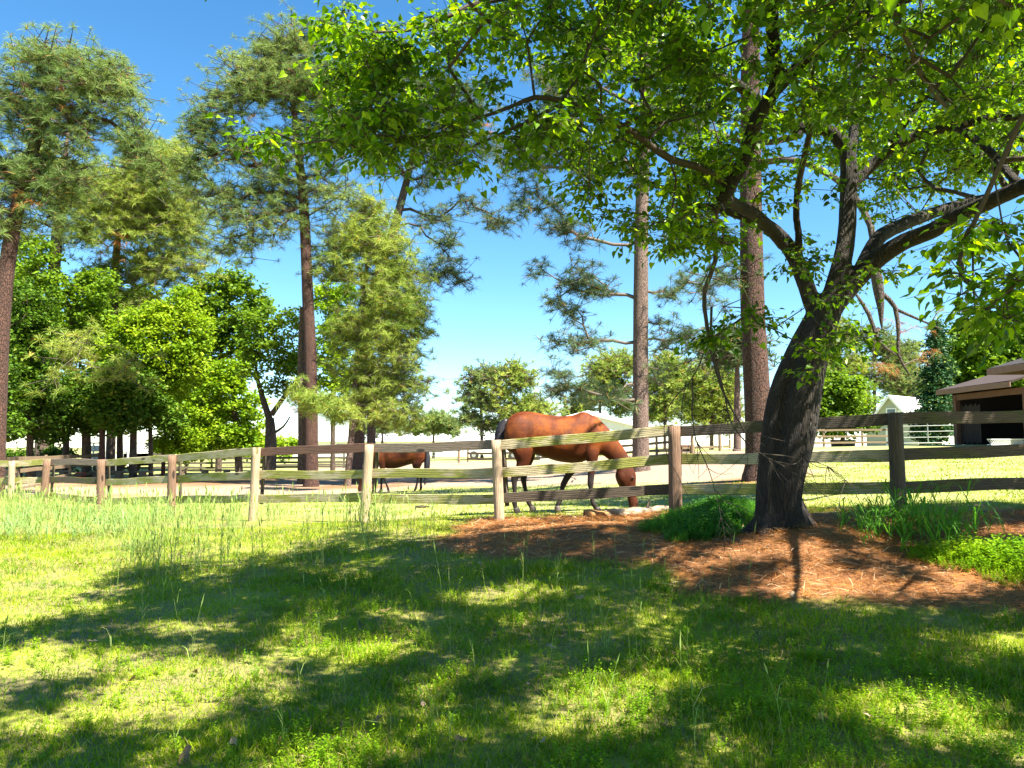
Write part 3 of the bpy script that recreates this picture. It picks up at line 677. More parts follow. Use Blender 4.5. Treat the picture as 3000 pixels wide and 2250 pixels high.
mb = MB(); mb.box(((p[0] + RX) / 2, c0[1] - .3, (zg + z0) / 2 + .1), (RX - p[0], .08, z0 - zg + .2)); mb.build('rear_wall', M_darkwall, e)
mb = MB(); mb.box(((p[0] + RX) / 2 + .4, c1[1] + .2, (zg + z0) / 2 + .1), (RX - p[0] - .8, .08, z0 - zg + .2)); mb.build('side_wall', M_darkwall, e)
mb = MB(); mb.box((p[0] + 3.6, (c0[1] + c1[1]) / 2, (zg + z0) / 2 + .3), (.08, Lr - .5, z0 - zg + .6)); mb.build('partition', M_darkwall, e)
mb = MB()
for k in range(14):
    mb.box((p[0] + .12, c0[1] - .55 - k * .12, zg + .9), (.04, .09, 1.6 + .1 * (k % 3)))
mb.build('slat_wall', M_darkwall, e)
# gable triangles
# white lattice panel lying against the opening
e2 = empty('lattice_panel', (19.0, 29.6, zg), 'white diagonal lattice panel low in the opening of the brown shed', 'lattice'); mb = MB()
A0 = Wp(2905, 1302, 31.5); 
for k in range(17):
    x0 = A0[0] + k * .085
    for s in (-1, 1):
        mb.prism([(x0, A0[1], A0[2]), (x0 + .02, A0[1], A0[2]), (x0 + .02 + s * .18, A0[1], A0[2] + .2), (x0 + s * .18, A0[1], A0[2] + .2)], 0, .012, (0, 1 if s > 0 else -1, 0))
mb.box((A0[0] + .7, A0[1], A0[2] + .21), (1.75, .035, .03)); mb.box((A0[0] + .7, A0[1], A0[2] - .01), (1.75, .035, .03)); mb.build('lattice', M_white, e2)
# nearer hip roof shelter
zg2 = float(gz(19, 25))
e = empty('roofed_shelter', (18.5, 24, zg2), 'nearer shelter with dark shingled hip roof cut off by the right edge', 'shelter')
c = Wp(2893, 1080, 26); z0 = c[2]; x0 = c[0]; y0 = 26; x1 = x0 + 8; y1 = 20.0
ap = np.array([x0 + 4, 23.0, z0 + 1.5]); cs = [np.array([x0, y0, z0]), np.array([x0, y1, z0]), np.array([x1, y1, z0]), np.array([x1, y0, z0])]
mb = MB(); V = cs + [p + [0, 0, -.08] for p in cs] + [ap + [-.0, 0, 0]]
mb.add(V, [(0, 1, 8), (1, 2, 8), (2, 3, 8), (3, 0, 8), (4, 5, 6, 7), (0, 1, 5, 4), (1, 2, 6, 5), (2, 3, 7, 6), (3, 0, 4, 7)]); mb.build('roof', M_shingdk, e)
for a, b in ((0, 1), (1, 2), (2, 3), (3, 0)):
    board('fascia', cs[a] + [0, 0, -.12], cs[b] + [0, 0, -.12], .2, .05, M_fascia, e)
for (ax, ay) in ((x0 + 1.05, y0 - .5), (x0 + 1.05, y1 + .5), (x1 - .6, y0 - .5), (x1 - .6, y1 + .5)):
    mb = MB(); mb.box((ax, ay, (zg2 + z0) / 2 - .2), (.16, .16, z0 - zg2 + .2)); mb.build('post', M_shedwood, e)
# ------------------------------------------------------------------ vehicles and small far things
M_rub = plain('rubber', (.02, .02, .02), .8); M_dkmetal = plain('dark_metal', (.12, .12, .13), .5, .5)
def wheel(e, c, r, w_, name='wheel'):
    c = np.array(c, float); mb = MB(); mb.tube([c + [0, -w_ / 2, 0], c + [0, -w_ * .42, 0], c + [0, w_ * .42, 0], c + [0, w_ / 2, 0]], [r * .9, r, r, r * .9], 18); o = mb.build(name, M_rub, e, bevel=0)
    m2 = MB(); m2.tube([c + [0, -w_ * .52, 0], c + [0, w_ * .5, 0]], [r * .5, r * .5], 12); q = m2.build('rim', M_galv, None); q.parent = o; 
    q.matrix_basis = parent_world(e).inverted() @ Matrix.Identity(4); return o
# stock trailer behind the shade trees
xt0 = Wp(268, 1320, 44)[0]; xt1 = Wp(418, 1320, 44)[0]; zt = .45; 
e = empty('stock_trailer', ((xt0 + xt1) / 2, 44, .05), 'white slatted stock trailer parked behind the dark tree trunks', 'trailer')
cx = (xt0 + xt1) / 2; Lx = xt1 - xt0; ztp = Wp(300, 1298, 44)[2]
mb = MB(); mb.box((cx, 44.2, zt + .35), (Lx, 1.9, .7)); mb.box((cx, 44.2, ztp), (Lx, 1.9, .08)); mb.box((xt1 - .35, 44.2, (zt + ztp) / 2), (.7, 1.9, ztp - zt)); mb.build('body', M_white, e)
for k in range(4):
    mb = MB(); mb.box((cx, 43.25, zt + .85 + k * (ztp - zt - .95) / 4), (Lx, .05, .09)); mb.build('slat', M_white, e)
for k in range(6):
    mb = MB(); mb.box((xt0 + .05 + k * Lx / 6, 43.22, (zt + ztp) / 2), (.07, .06, ztp - zt)); mb.build('upright', M_white, e)
for s in (-.5, .4):
    for yy in (43.2, 45.2): wheel(e, (cx + s, yy, .38), .36, .22)
# pickup truck behind the horse's tail
e = empty('pickup_truck', (-1.3, 68, .45), 'white pickup truck parked by the barn, windscreen showing beside the tail of the grazing horse', 'truck')
T = lambda x, y, z: (-1.6 + x * 1.0, 68 + y, .45 + z)
mb = MB(); mb.prism([T(-2.6, -.95, .4), T(2.6, -.95, .4), T(2.65, -.95, .95), T(1.1, -.95, 1.05), T(-2.65, -.95, 1.05)], 0, 1.9, (0, 1, 0)); mb.build('body', M_white, e, bevel=.05)
mb = MB(); mb.prism([T(-1.0, -.85, 1.05), T(1.3, -.85, 1.05), T(.55, -.8, 1.75), T(-.75, -.8, 1.78)], 0, 1.7, (0, 1, 0)); mb.build('cab', M_white, e, bevel=.04)
mb = MB(); mb.add([T(-.88, -.87, 1.1), T(1.1, -.87, 1.1), T(.5, -.83, 1.68), T(-.7, -.83, 1.7)], [(0, 1, 2, 3)]); mb.build('side_window', M_glass, e)
mb = MB(); mb.prism([T(1.26, -.7, 1.12), T(1.30, -.7, 1.12), T(.64, -.7, 1.70), T(.60, -.7, 1.70)], 0, 1.4, (0, 1, 0)); mb.build('windscreen', M_glass, e)
for sx in (-1.7, 1.7):
    for yy in (-.9, .9): wheel(e, T(sx, yy, .36), .36, .24)
# water trough, feed tub
def tub(name, label, px, py, Y, rx, ry, h, mat):
    p = Wp(px, py, Y); z = float(gz(p[0], p[1])); e = None; V = []; k = 20; Fq = []
    prof = [(.88, 0), (.97, h), (1.0, h), (1.0, h + .03), (.93, h + .03), (.84, .06)]
    for a, zz in prof:
        for j in range(k): V.append((p[0] + rx * a * math.cos(j * 6.283 / k), p[1] + ry * a * math.sin(j * 6.283 / k), z + zz))
    for i in range(len(prof) - 1):
        for j in range(k): Fq.append((i * k + j, i * k + (j + 1) % k, (i + 1) * k + (j + 1) % k, (i + 1) * k + j))
    Fq += [tuple(range(k))[::-1], tuple(range(5 * k, 6 * k))]
    mb = MB(); mb.add(np.array(V), Fq); return tag(mb.build(name, mat, None, smooth=True), label, 'trough')
tub('water_trough', 'grey oval water trough behind the corral fence', 2470, 1305, 53, .9, .45, .45, plain('trough_grey', (.16, .16, .17), .6))
tub('feed_tub', 'small red feed tub on the straw behind the left fence', 236, 1375, 36, .22, .22, .3, plain('red_plastic', (.7, .04, .02), .4))
# mounting block beside the posts
p = Wp(2010, 1305, 38); z = float(gz(p[0], p[1])); mb = MB(); mb.box((p[0], p[1], z + .45), (.7, .5, .10)); mb.box((p[0] - .28, p[1], z + .2), (.1, .4, .4)); mb.box((p[0] + .28, p[1], z + .2), (.1, .4, .4)); mb.box((p[0], p[1], z + .25), (.46, .3, .05))
tag(mb.build('mounting_block', M_shedwood), 'small brown wooden block table beside a far fence post', 'block')
# low timber benches in the shade on the left
for k, (px, py, Y) in enumerate([(350, 1376, 37), (120, 1372, 38), (600, 1393, 39)]):
    p = Wp(px, py, Y); z = float(gz(p[0], p[1])); mb = MB()
    for j in (-1.1, 0, 1.1): mb.box((p[0] + j, p[1], z + .14), (.25, .3, .28))
    mb.box((p[0], p[1], z + .32), (3.2, .24, .08))
    tag(mb.build('ground_pole', M_wood_far), ['low pale timber bar on blocks lying in the middle of the pine straw', 'low pale timber bar on blocks at the far left in front of the dark trees', 'low pale timber bar on blocks nearest the tall pine trunk'][k], 'jump pole', 'low timber bars in the paddock')
# ------------------------------------------------------------------ horses
def coat(name, base, base2, black):
    t = NT(name); o = t.coord(); s = t.sep(o); nz = t.noise(o, 5, 4); hair = t.noise(t.mapv(o, (30, 30, 130)), 1.5, 4, .7)
    c = t.mix(t.maprange(nz, .38, .62), base, base2); c = t.mix(t.math('MULTIPLY', t.maprange(t.noise(o, 2.2, 5, .65), .45, .6), .55), c, tuple(x * .42 for x in base)); c = t.mix(t.maprange(s[2], 1.12, .86), c, tuple(x * .5 for x in base))  # flanks and belly darken downwards, shading put into the coat colour
    c = t.mix(t.math('MULTIPLY', hair, .35), c, tuple(x * .45 for x in base))
    leg = t.maprange(t.math('ADD', s[2], t.math('MULTIPLY', nz, .25)), .88, .66)
    far = t.maprange(s[0], .98, .86)
    c = t.mix(t.math('MULTIPLY', leg, far), c, black)
    # dark points of the muzzle and the lips
    mz = t.math('MULTIPLY', t.maprange(s[2], .13, .06), t.maprange(s[0], .95, 1.05)); c = t.mix(t.math('MULTIPLY', mz, .55), c, (.14, .07, .06))
    b = t.bsdf(Base__Color=c, Roughness=t.maprange(nz, .2, .8, .5, .7), Normal=t.bump(t.math('ADD', hair, t.noise(o, 9, 3)), .6, .012))
    b.inputs['Specular IOR Level'].default_value = .2
    return t.m
M_hair = leafmat('horse_hair', (.014, .013, .017), (.075, .07, .085), trans=.02, rough=.4)
M_hairmat = plain('hair_mass', (.018, .014, .016), .5, nscale=30, var=.3)
M_eye = plain('horse_eye', (.012, .008, .006), .08, var=0); M_hoof = plain('hoof', (.10, .075, .06), .6, nscale=20, var=.3)
def ell_tube(sec, k=20):
    """sections: centre (x,y,z), tangent, up-axis half size, side half size"""
    V = []; Fq = []
    for (c, T, a, b) in sec:
        T = np.array(T, float); T /= np.linalg.norm(T); side = np.array([0, 1., 0]); up = np.cross(T, side) * -1; up /= np.linalg.norm(up)
        for j in range(k):
            th = j * 6.283185 / k; ca, sa = math.cos(th), math.sin(th)
            V.append(np.array(c) + up * a * ca + side * b * np.sign(sa) * abs(sa) ** .9)
    n = len(sec)
    for i in range(n - 1):
        for j in range(k): Fq.append((i * k + j, i * k + (j + 1) % k, (i + 1) * k + (j + 1) % k, (i + 1) * k + j))
    Fq += [tuple(range(k))[::-1], tuple(range((n - 1) * k, n * k))]
    return np.array(V), Fq
def pathtube(pts, k=14, step=.03, ay=1.0):
    """pts rows: x, y, z, radius along x, radius along y"""
    Q = resample(pts, step); P = Q[:, :3]; T = np.gradient(P, axis=0); T /= np.linalg.norm(T, axis=1)[:, None]
    V = []; Fq = []; n = len(Q)
    for i in range(n):
        side = np.array([0, 1., 0]); side = side - T[i] * (side @ T[i]); side /= np.linalg.norm(side); fw = np.cross(side, T[i])
        for j in range(k):
            th = j * 6.283185 / k; V.append(P[i] + fw * Q[i, 3] * math.cos(th) + side * Q[i, 4] * math.sin(th))
    for i in range(n - 1):
        for j in range(k): Fq.append((i * k + j, i * k + (j + 1) % k, (i + 1) * k + (j + 1) % k, (i + 1) * k + j))
    Fq += [tuple(range(k))[::-1], tuple(range((n - 1) * k, n * k))]
    return np.array(V), Fq
def ball(c, r, k=12):
    V = []; Fq = []; r = np.array(r, float) if np.ndim(r) else np.full(3, r)
    for i in range(k + 1):
        f = math.pi * i / k; rr = max(math.sin(f), .02)
        for j in range(2 * k): V.append(np.array(c) + r * np.array([rr * math.cos(j * math.pi / k), rr * math.sin(j * math.pi / k), math.cos(f)]))
    m = 2 * k
    for i in range(k):
        for j in range(m): Fq.append((i * m + j, i * m + (j + 1) % m, (i + 1) * m + (j + 1) % m, (i + 1) * m + j))
    Fq += [tuple(range(m))[::-1], tuple(range(k * m, (k + 1) * m))]
    return np.array(V), Fq
def horse(name, label, loc, rz, coatm, legs, scale=1.0):
    e = empty(name, loc, label, 'horse', 'bay horses grazing in the paddock', rz); e.scale = (scale,) * 3
    Mx = np.array(parent_world(e))
    tw = lambda vf: (vf[0] @ Mx[:3, :3].T + Mx[:3, 3], vf[1])
    # x, top, bottom, half width
    T = [(-.80, 1.30, 1.10, .05), (-.775, 1.40, 1.02, .12), (-.72, 1.50, .96, .19), (-.63, 1.575, .93, .245), (-.50, 1.605, .93, .28), (-.33, 1.60, .92, .285), (-.12, 1.56, .86, .285), (.10, 1.535, .80, .30), (.32, 1.55, .78, .285), (.47, 1.605, .80, .24), (.60, 1.57, .84, .215), (.71, 1.46, .89, .19), (.79, 1.33, .97, .14), (.83, 1.22, 1.05, .08)]
    T = np.array(T); T = resample(np.column_stack([T[:, 0], np.zeros(len(T)), T[:, 1:]]), .05)
    parts = [ell_tube([((q[0], 0, (q[2] + q[3]) / 2), (1, 0, 0), abs(q[2] - q[3]) / 2, max(.02, q[4])) for q in T], 28)]
    # neck: x z half depth half width
    N = [(.52, 1.30, .29, .17), (.66, 1.22, .26, .15), (.80, 1.13, .215, .12), (.93, 1.02, .175, .098), (1.04, .90, .15, .085), (1.11, .78, .135, .08), (1.135, .70, .115, .078)]
    N = resample(np.array([(a, 0, b, c, d) for a, b, c, d in N]), .04)
    tn = np.gradient(N[:, :3], axis=0); parts.append(ell_tube([(N[i, :3], tn[i], N[i, 3], N[i, 4]) for i in range(len(N))], 20))
    # head: poll to lips
    H = [(1.12, .72, .11, .078), (1.145, .66, .150, .10), (1.165, .57, .168, .108), (1.188, .47, .150, .095), (1.222, .37, .114, .073), (1.255, .27, .082, .058), (1.275, .18, .078, .060), (1.288, .11, .080, .062), (1.292, .065, .062, .052), (1.293, .045, .03, .03)]
    H = resample(np.array([(a, 0, b, c, d) for a, b, c, d in H]), .03)
    tn = np.gradient(H[:, :3], axis=0); parts.append(ell_tube([(H[i, :3], tn[i], H[i, 3], H[i, 4]) for i in range(len(H))], 20))
    for s in (-1, 1):
        parts.append(pathtube([(1.13, s * .05, .745, .035, .03), (1.17, s * .075, .80, .036, .024), (1.205, s * .085, .85, .024, .016), (1.225, s * .085, .885, .006, .006)], 10, .02))
        parts.append(ball((1.245, s * .088, .545), (.035, .02, .03), 8))              # eye ridge
        parts.append(ball((1.105, s * .075, .56), (.075, .035, .10), 10))             # jaw
        parts.append(ball((.60, s * .16, 1.18), (.18, .09, .26), 10))                 # shoulder
        parts.append(ball((-.55, s * .17, 1.25), (.25, .13, .30), 10))                # haunch
    for L in legs: parts.append(pathtube([tuple(q) for q in L], 14, .025))
    body = remesh([tw(p) for p in parts], .0155 * scale, 5, 'body', coatm, e, .5)
    for L in legs:
        q = np.array(L[-1][:3]); mb = MB(); fx = .02
        V, Fq = pathtube([(q[0] - .004, q[1], .085, .043, .042), (q[0] + .008, q[1], .04, .052, .048), (q[0] + .015, q[1], .0, .060, .054)], 14, .02); v, f = tw((V, Fq)); mb.add(v, f)
        mb.build('hoof', M_hoof, e, smooth=True)
    for s in (-1, 1):
        v, f = tw(ball((1.262, s * .098, .54), (.022, .012, .019), 8)); mb = MB(); mb.add(v, f); mb.build('eye', M_eye, e, smooth=True)
        v, f = tw(ball((1.335, s * .044, .125), (.016, .016, .024), 6)); mb = MB(); mb.add(v, f); mb.build('nostril', M_eye, e, smooth=True)
    # tail: a core and strands
    core = [(-.74, 0, 1.47, .05, .045), (-.83, 0, 1.36, .075, .06), (-.86, 0, 1.15, .085, .07), (-.855, 0, .85, .08, .065), (-.83, 0, .55, .06, .05), (-.80, 0, .36, .03, .03), (-.79, 0, .30, .01, .01)]
    v, f = tw(pathtube(core, 14, .04)); mb = MB(); mb.add(v, f); tl = mb.build('tail', M_hairmat, e, smooth=True)
    CR = resample(np.array([c[:5] for c in core]), .06); V = []; Fq = []; n = 0
    for i in range(420):
        a = rng.random() * 6.283; k0 = rng.integers(0, len(CR) // 2); k1 = min(len(CR) - 1, k0 + rng.integers(6, 22)); ln = []
        for kk in range(k0, k1 + 1, 2):
            q = CR[kk]; rr = 1.02 + .18 * rng.random(); ln.append([q[0] + math.cos(a) * q[3] * rr, math.sin(a) * q[4] * rr, q[2]])
        ln = np.array(ln)
        if len(ln) < 3: continue
        ln[-1, 2] -= .04; sd = np.array([-math.sin(a), math.cos(a), 0]) * .0035
        for p in ln: V += [p - sd, p + sd]
        for j in range(len(ln) - 1): Fq += [[n + 2 * j, n + 2 * j + 1, n + 2 * j + 3], [n + 2 * j, n + 2 * j + 3, n + 2 * j + 2]]
        n += 2 * len(ln)
    V = np.array(V) @ Mx[:3, :3].T + Mx[:3, 3]; s_ = mesh('tail_strands', V, np.array(Fq), M_hair, e)
    # mane: hangs from the crest over the near side
    CR = [(.62, 1.50), (.78, 1.385), (.93, 1.235), (1.06, 1.075), (1.16, .93), (1.215, .80), (1.25, .71)]
    CR = resample(np.array([(a, 0, b) for a, b in CR]), .03); V = []; Fq = []; n = 0
    for i in range(1100):
        q = CR[rng.integers(0, len(CR))]; sgn = -1 if rng.random() < .72 else 1; u = (q[0] - .62) / .63; L = .09 + .11 * rng.random() * min(1, u * 2.2 + .25)
        p = q + np.array([rng.normal(0, .012) - .025, 0, rng.normal(0, .012) - .02]); m_ = p + np.array([.022, sgn * .035, .004]); e_ = m_ + np.array([.012 + rng.normal(0, .015), sgn * .028, -L]); sd = np.array([.005, 0, .002])
        for pp in (p, m_, (m_ + e_) / 2 + [0, sgn * .012, 0], e_): V += [pp - sd, pp + sd]
        for j in range(3): Fq += [[n + 2 * j, n + 2 * j + 1, n + 2 * j + 3], [n + 2 * j, n + 2 * j + 3, n + 2 * j + 2]]
        n += 8
    V = np.array(V) @ Mx[:3, :3].T + Mx[:3, 3]; mesh('mane', V, np.array(Fq), M_hair, e)
    return e
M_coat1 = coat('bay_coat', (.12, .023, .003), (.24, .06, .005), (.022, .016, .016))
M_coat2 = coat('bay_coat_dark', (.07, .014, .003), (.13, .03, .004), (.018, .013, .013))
# legs: x, y, z, fore-aft radius, side radius (thigh to hoof)
near_hind = [(-.52, -.16, 1.15, .22, .11), (-.50, -.17, .95, .165, .10), (-.50, -.165, .80, .11, .075), (-.56, -.16, .65, .075, .055), (-.63, -.155, .55, .062, .045), (-.635, -.155, .46, .045, .036), (-.63, -.155, .30, .036, .032), (-.635, -.155, .17, .046, .040), (-.62, -.155, .10, .038, .036), (-.605, -.155, .03, .045, .043)]
far_hind = [(-.48, .16, 1.15, .20, .11), (-.42, .17, .93, .15, .10), (-.43, .165, .78, .10, .07), (-.46, .16, .62, .070, .05), (-.475, .155, .54, .058, .045), (-.46, .155, .42, .040, .035), (-.43, .155, .28, .035, .032), (-.40, .155, .16, .043, .04), (-.36, .155, .09, .036, .035), (-.335, .155, .03, .043, .042)]
near_fore = [(.60, -.15, 1.10, .15, .09), (.60, -.16, .92, .115, .08), (.60, -.155, .76, .078, .06), (.585, -.15, .58, .056, .046), (.575, -.15, .46, .052, .046), (.58, -.15, .36, .036, .033), (.60, -.15, .20, .035, .033), (.62, -.15, .14, .043, .04), (.655, -.15, .08, .036, .035), (.68, -.15, .03, .044, .042)]
far_fore = [(.52, .15, 1.08, .14, .09), (.44, .16, .88, .10, .075), (.32, .155, .68, .072, .055), (.22, .15, .52, .055, .046), (.17, .15, .42, .050, .045), (.15, .15, .33, .036, .033), (.125, .15, .19, .035, .033), (.10, .15, .135, .043, .04), (.075, .15, .08, .036, .035), (.07, .15, .03, .044, .042)]
hx = Wp(1622, 1500, 12.5)
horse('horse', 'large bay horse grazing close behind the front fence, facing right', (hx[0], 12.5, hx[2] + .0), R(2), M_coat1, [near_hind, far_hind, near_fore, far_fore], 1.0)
nh2 = [(x * .98 - .03, y, z, a, b) for x, y, z, a, b in near_hind]; fh2 = [(x - .12, y, z, a, b) for x, y, z, a, b in far_hind]
nf2 = [(.60, -.15, 1.10, .15, .09), (.60, -.16, .92, .115, .08), (.61, -.155, .76, .078, .06), (.62, -.15, .58, .056, .046), (.625, -.15, .46, .052, .046), (.625, -.15, .36, .036, .033), (.63, -.15, .20, .035, .033), (.635, -.15, .14, .043, .04), (.65, -.15, .08, .036, .035), (.665, -.15, .03, .044, .042)]
ff2 = [(.56, .15, 1.08, .14, .09), (.55, .16, .90, .10, .075), (.53, .155, .70, .072, .055), (.50, .15, .55, .055, .046), (.47, .15, .44, .050, .045), (.43, .15, .33, .036, .033), (.38, .15, .20, .035, .033), (.36, .15, .14, .043, .04), (.345, .15, .08, .036, .035), (.34, .15, .03, .044, .042)]
h2 = Wp(1172, 1445, 24.5)
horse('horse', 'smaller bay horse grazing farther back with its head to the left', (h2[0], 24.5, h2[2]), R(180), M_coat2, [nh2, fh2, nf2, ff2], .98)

# ------------------------------------------------------------------ fallen log and leaves
_t = NT('log_bark'); _n = _t.noise(_t.mapv(_t.coord(), (1.4, 3, 3)), 4.5, 6, .7); _t.bsdf(Base__Color=_t.ramp(_n, [(.36, (.18, .10, .05)), (.46, (.30, .20, .12)), (.56, (.42, .34, .25)), (.7, (.24, .15, .09))]), Roughness=.9, Normal=_t.bump(_n, 1, .03)); M_log = _t.m; M_cut = plain('log_wood', (.55, .25, .08), .85, nscale=14, var=.35)
a = G(1712, 1522); b = G(1990, 1496); za = float(gz(*a)) + .07
pts = [(a[0], a[1], za, .085), (a[0] + .35, a[1] + .05, za + .01, .08), (a[0] + .75, a[1] + .12, za + .03, .07), (a[0] + 1.1, a[1] + .25, za + .05, .06), (b[0], b[1], float(gz(*b)) + .06, .045)]
Q = resample(pts, .05); e = empty('fallen_log', (a[0], a[1], za - .07), 'pale broken pine log lying in front of the fence below the horse head', 'log')
Q[:, 3] *= .82 * (1 + .16 * np.sin(np.arange(len(Q)) * .9) + .1 * rng.normal(0, 1, len(Q))); V, Fq = tube(Q[6:, :3], Q[6:, 3], 14, True, .2); mb = MB(); mb.add(V, Fq); mb.build('bark', M_log, e, smooth=True)
V, Fq = tube(Q[:8, :3], Q[:8, 3] * .93, 14, True, .12); mb = MB(); mb.add(V, Fq); mb.build('bare_wood', M_cut, e, smooth=True)
mb = MB(); q = Q[int(len(Q) * .62)]; mb.tube([q[:3], q[:3] + [.03, .02, .10], q[:3] + [.05, .02, .16]], [.03, .022, .012], 7); mb.build('stub', M_darkbark, e)
c_ = Q[0, :3]; mb = MB(); mb.tube([c_ + [-.012, 0, 0], c_ + [.02, 0, 0]], [.05, .05], 12); mb.build('rotten_core', plain('rotten', (.20, .05, .03), .9), e)
p = G(1235, 1488); z = float(gz(*p)); mb = MB(); mb.tube([(p[0] - .13, p[1], z + .02), (p[0], p[1], z + .035), (p[0] + .16, p[1] + .03, z + .02)], [.018, .024, .012], 7); mb.tube([(p[0] - .05, p[1] - .05, z + .02), (p[0] + .1, p[1] - .06, z + .015)], [.014, .01], 6)
tag(mb.build('broken_stick', M_darkbark), 'short dark broken stick on the sunny grass below the fence', 'stick')
# curled dry leaves
def dry_leaf(seed, oak):
    q = np.random.default_rng(seed); k = 14; V = [(0, 0, 0)]; 
    for j in range(k):
        a = j * 6.283 / k; r = (1 + (.45 * math.cos(5 * a) if oak else .1 * math.cos(3 * a))) * (.6 if abs(math.sin(a)) > .7 else 1) * (.85 + .3 * q.random())
        V.append((r * math.cos(a) * .5, r * math.sin(a) * .38, .22 * (math.cos(a) ** 2) * (.4 + .8 * q.random()) + .05 * q.random()))
    Fq = [(0, j + 1, (j + 1) % k + 1) for j in range(k)]
    me = bpy.data.meshes.new('dry_leaf'); me.from_pydata(V, [], Fq); return me
M_dry = plain('dry_leaf', (.30, .17, .08), .8, nscale=8, var=.25); M_dry2 = plain('dry_leaf_pale', (.36, .25, .15), .8, nscale=8, var=.15)
lm = [dry_leaf(s, s % 2) for s in range(6)]
for k, m in enumerate(lm): m.materials.append(M_dry if k % 3 else M_dry2)
spots = [(1240, 2080), (910, 1895), (1350, 2185), (1620, 1910), (1530, 1850), (1100, 2130), (760, 2100), (570, 1985), (520, 1660), (600, 1680), (880, 1690), (940, 1670), (680, 2200), (820, 2190), (540, 2235), (900, 2240), (1130, 1800), (1200, 1860), (2320, 1765), (2850, 1770), (2590, 1590), (1410, 1660), (1530, 1655), (2150, 2020), (2700, 1900), (1950, 2140), (380, 2010), (270, 1890), (230, 1660), (75, 1635), (1550, 2020), (2420, 1960), (1010, 1740), (1700, 1760), (2050, 1700), (2480, 1680), (1590, 2190), (350, 1650), (1980, 1930), (2560, 2120)]
for k, (px, py) in enumerate(spots):
    p = G(px, py); o = bpy.data.objects.new('dry_leaf', lm[k % 6]); C.objects.link(o); o.location = (p[0], p[1], float(gz(*p)) + (.055 if straw_mask(p[0], p[1]) > .5 else .03)); s = .05 + .05 * rng.random(); o.scale = (s, s, s); o.rotation_euler = (rng.normal(0, .35), rng.normal(0, .35), rng.random() * 6.28)
    on = 'pine straw' if straw_mask(p[0], p[1]) > .5 else 'lawn'; dist = 'at the bottom edge' if py > 2100 else 'in the near' if py > 1950 else 'in the middle' if py > 1780 else 'far out on the'
    side = ['far left', 'left', 'inner left', 'centre left', 'centre', 'centre right', 'inner right', 'right', 'far right'][min(8, px // 334)]
    tag(o, '%s curled %s leaf %s %s, %s part' % (('pale', 'brown', 'brown')[k % 3] , 'lobed' if (k % 6) % 2 else 'narrow', {'at the bottom edge': 'at the bottom edge of the', 'in the near': 'on the near', 'in the middle': 'half way up the'}.get(dist, 'far out on the'), on, side), 'leaf', 'dry leaves on the lawn and straw')
# ------------------------------------------------------------------ trees
def ppx(path):   # rows (px, py, Y, radius) -> world
    return np.array([list(Wp(a, b, c)) + [r] for a, b, c, r in path])
def grow(seed, targets, step=.45, sag=.10, tip=.008, expo=2.3, pen=.25, rise=0.0, jit=.05):
    """branches from the seed nodes to every target, each leaving the nearest wood; returns positions, parents, radii"""
    S = np.array(seed, float); n0 = len(S); cap = n0 + len(targets) * 14 + 50
    P = np.zeros((cap, 3)); par = np.full(cap, -1); dist = np.zeros(cap); P[:n0] = S; n = n0
    D = np.min(np.linalg.norm(targets[:, None, :] - S[None, ::2], axis=2), axis=1); ends = []
    for t in targets[np.argsort(D)]:
        d = np.linalg.norm(P[:n] - t, axis=1); i = int(np.argmin(d + pen * dist[:n] + .35 * np.maximum(0, P[:n, 2] - t[2]) * (rise >= 0)))
        L = d[i]; k = int(min(13, max(1, round(L / step)))); a = P[i].copy(); pv = i; v = t - a; q = rng.normal(0, 1, 3) * sag * L; q[2] += rise * L
        for j in range(1, k + 1):
            f = j / k; P[n] = a + v * f + q * math.sin(math.pi * f) * (1 if k > 1 else 0) + (rng.normal(0, jit, 3) * step if j < k else 0); par[n] = pv; dist[n] = dist[pv] + L / k; pv = n; n += 1
        ends.append(pv)
    P, par = P[:n], par[:n]; r = np.zeros(n); r[ends] = tip ** expo
    for i in range(n - 1, n0 - 1, -1): r[par[i]] += max(r[i], tip ** expo) if False else r[i]
    r = np.maximum(r, tip ** expo) ** (1 / expo)
    return P, par, r, n0, np.array(ends)
def prisms(P, par, r, n0, k=5, cap=None):
    idx = np.arange(n0, len(P)); a = P[par[idx]]; b = P[idx]; rb = r[idx]; ra = np.minimum(np.where(par[idx] < n0, rb * 1.35, r[par[idx]]), rb * 1.35)
    if cap: ra = np.minimum(ra, cap); rb = np.minimum(rb, cap)
    T = b - a; T /= np.linalg.norm(T, axis=1)[:, None] + 1e-9
    up = np.where(np.abs(T[:, 2:3]) > .9, np.array([[1., 0, 0]]), np.array([[0, 0, 1.]])); u = np.cross(up, T); u /= np.linalg.norm(u, axis=1)[:, None]; v = np.cross(T, u)
    ang = np.arange(k) * 2 * math.pi / k; ring = np.cos(ang)[None, :, None] * u[:, None] + np.sin(ang)[None, :, None] * v[:, None]
    A = a[:, None] - T[:, None] * ra[:, None, None] * .3 + ring * ra[:, None, None]; B = b[:, None] + ring * rb[:, None, None]
    V = np.concatenate([A, B], 1).reshape(-1, 3); f = np.array([[j, (j + 1) % k, k + (j + 1) % k, k + j] for j in range(k)])
    return V, (f[None] + (np.arange(len(idx)) * 2 * k)[:, None, None]).reshape(-1, 4)
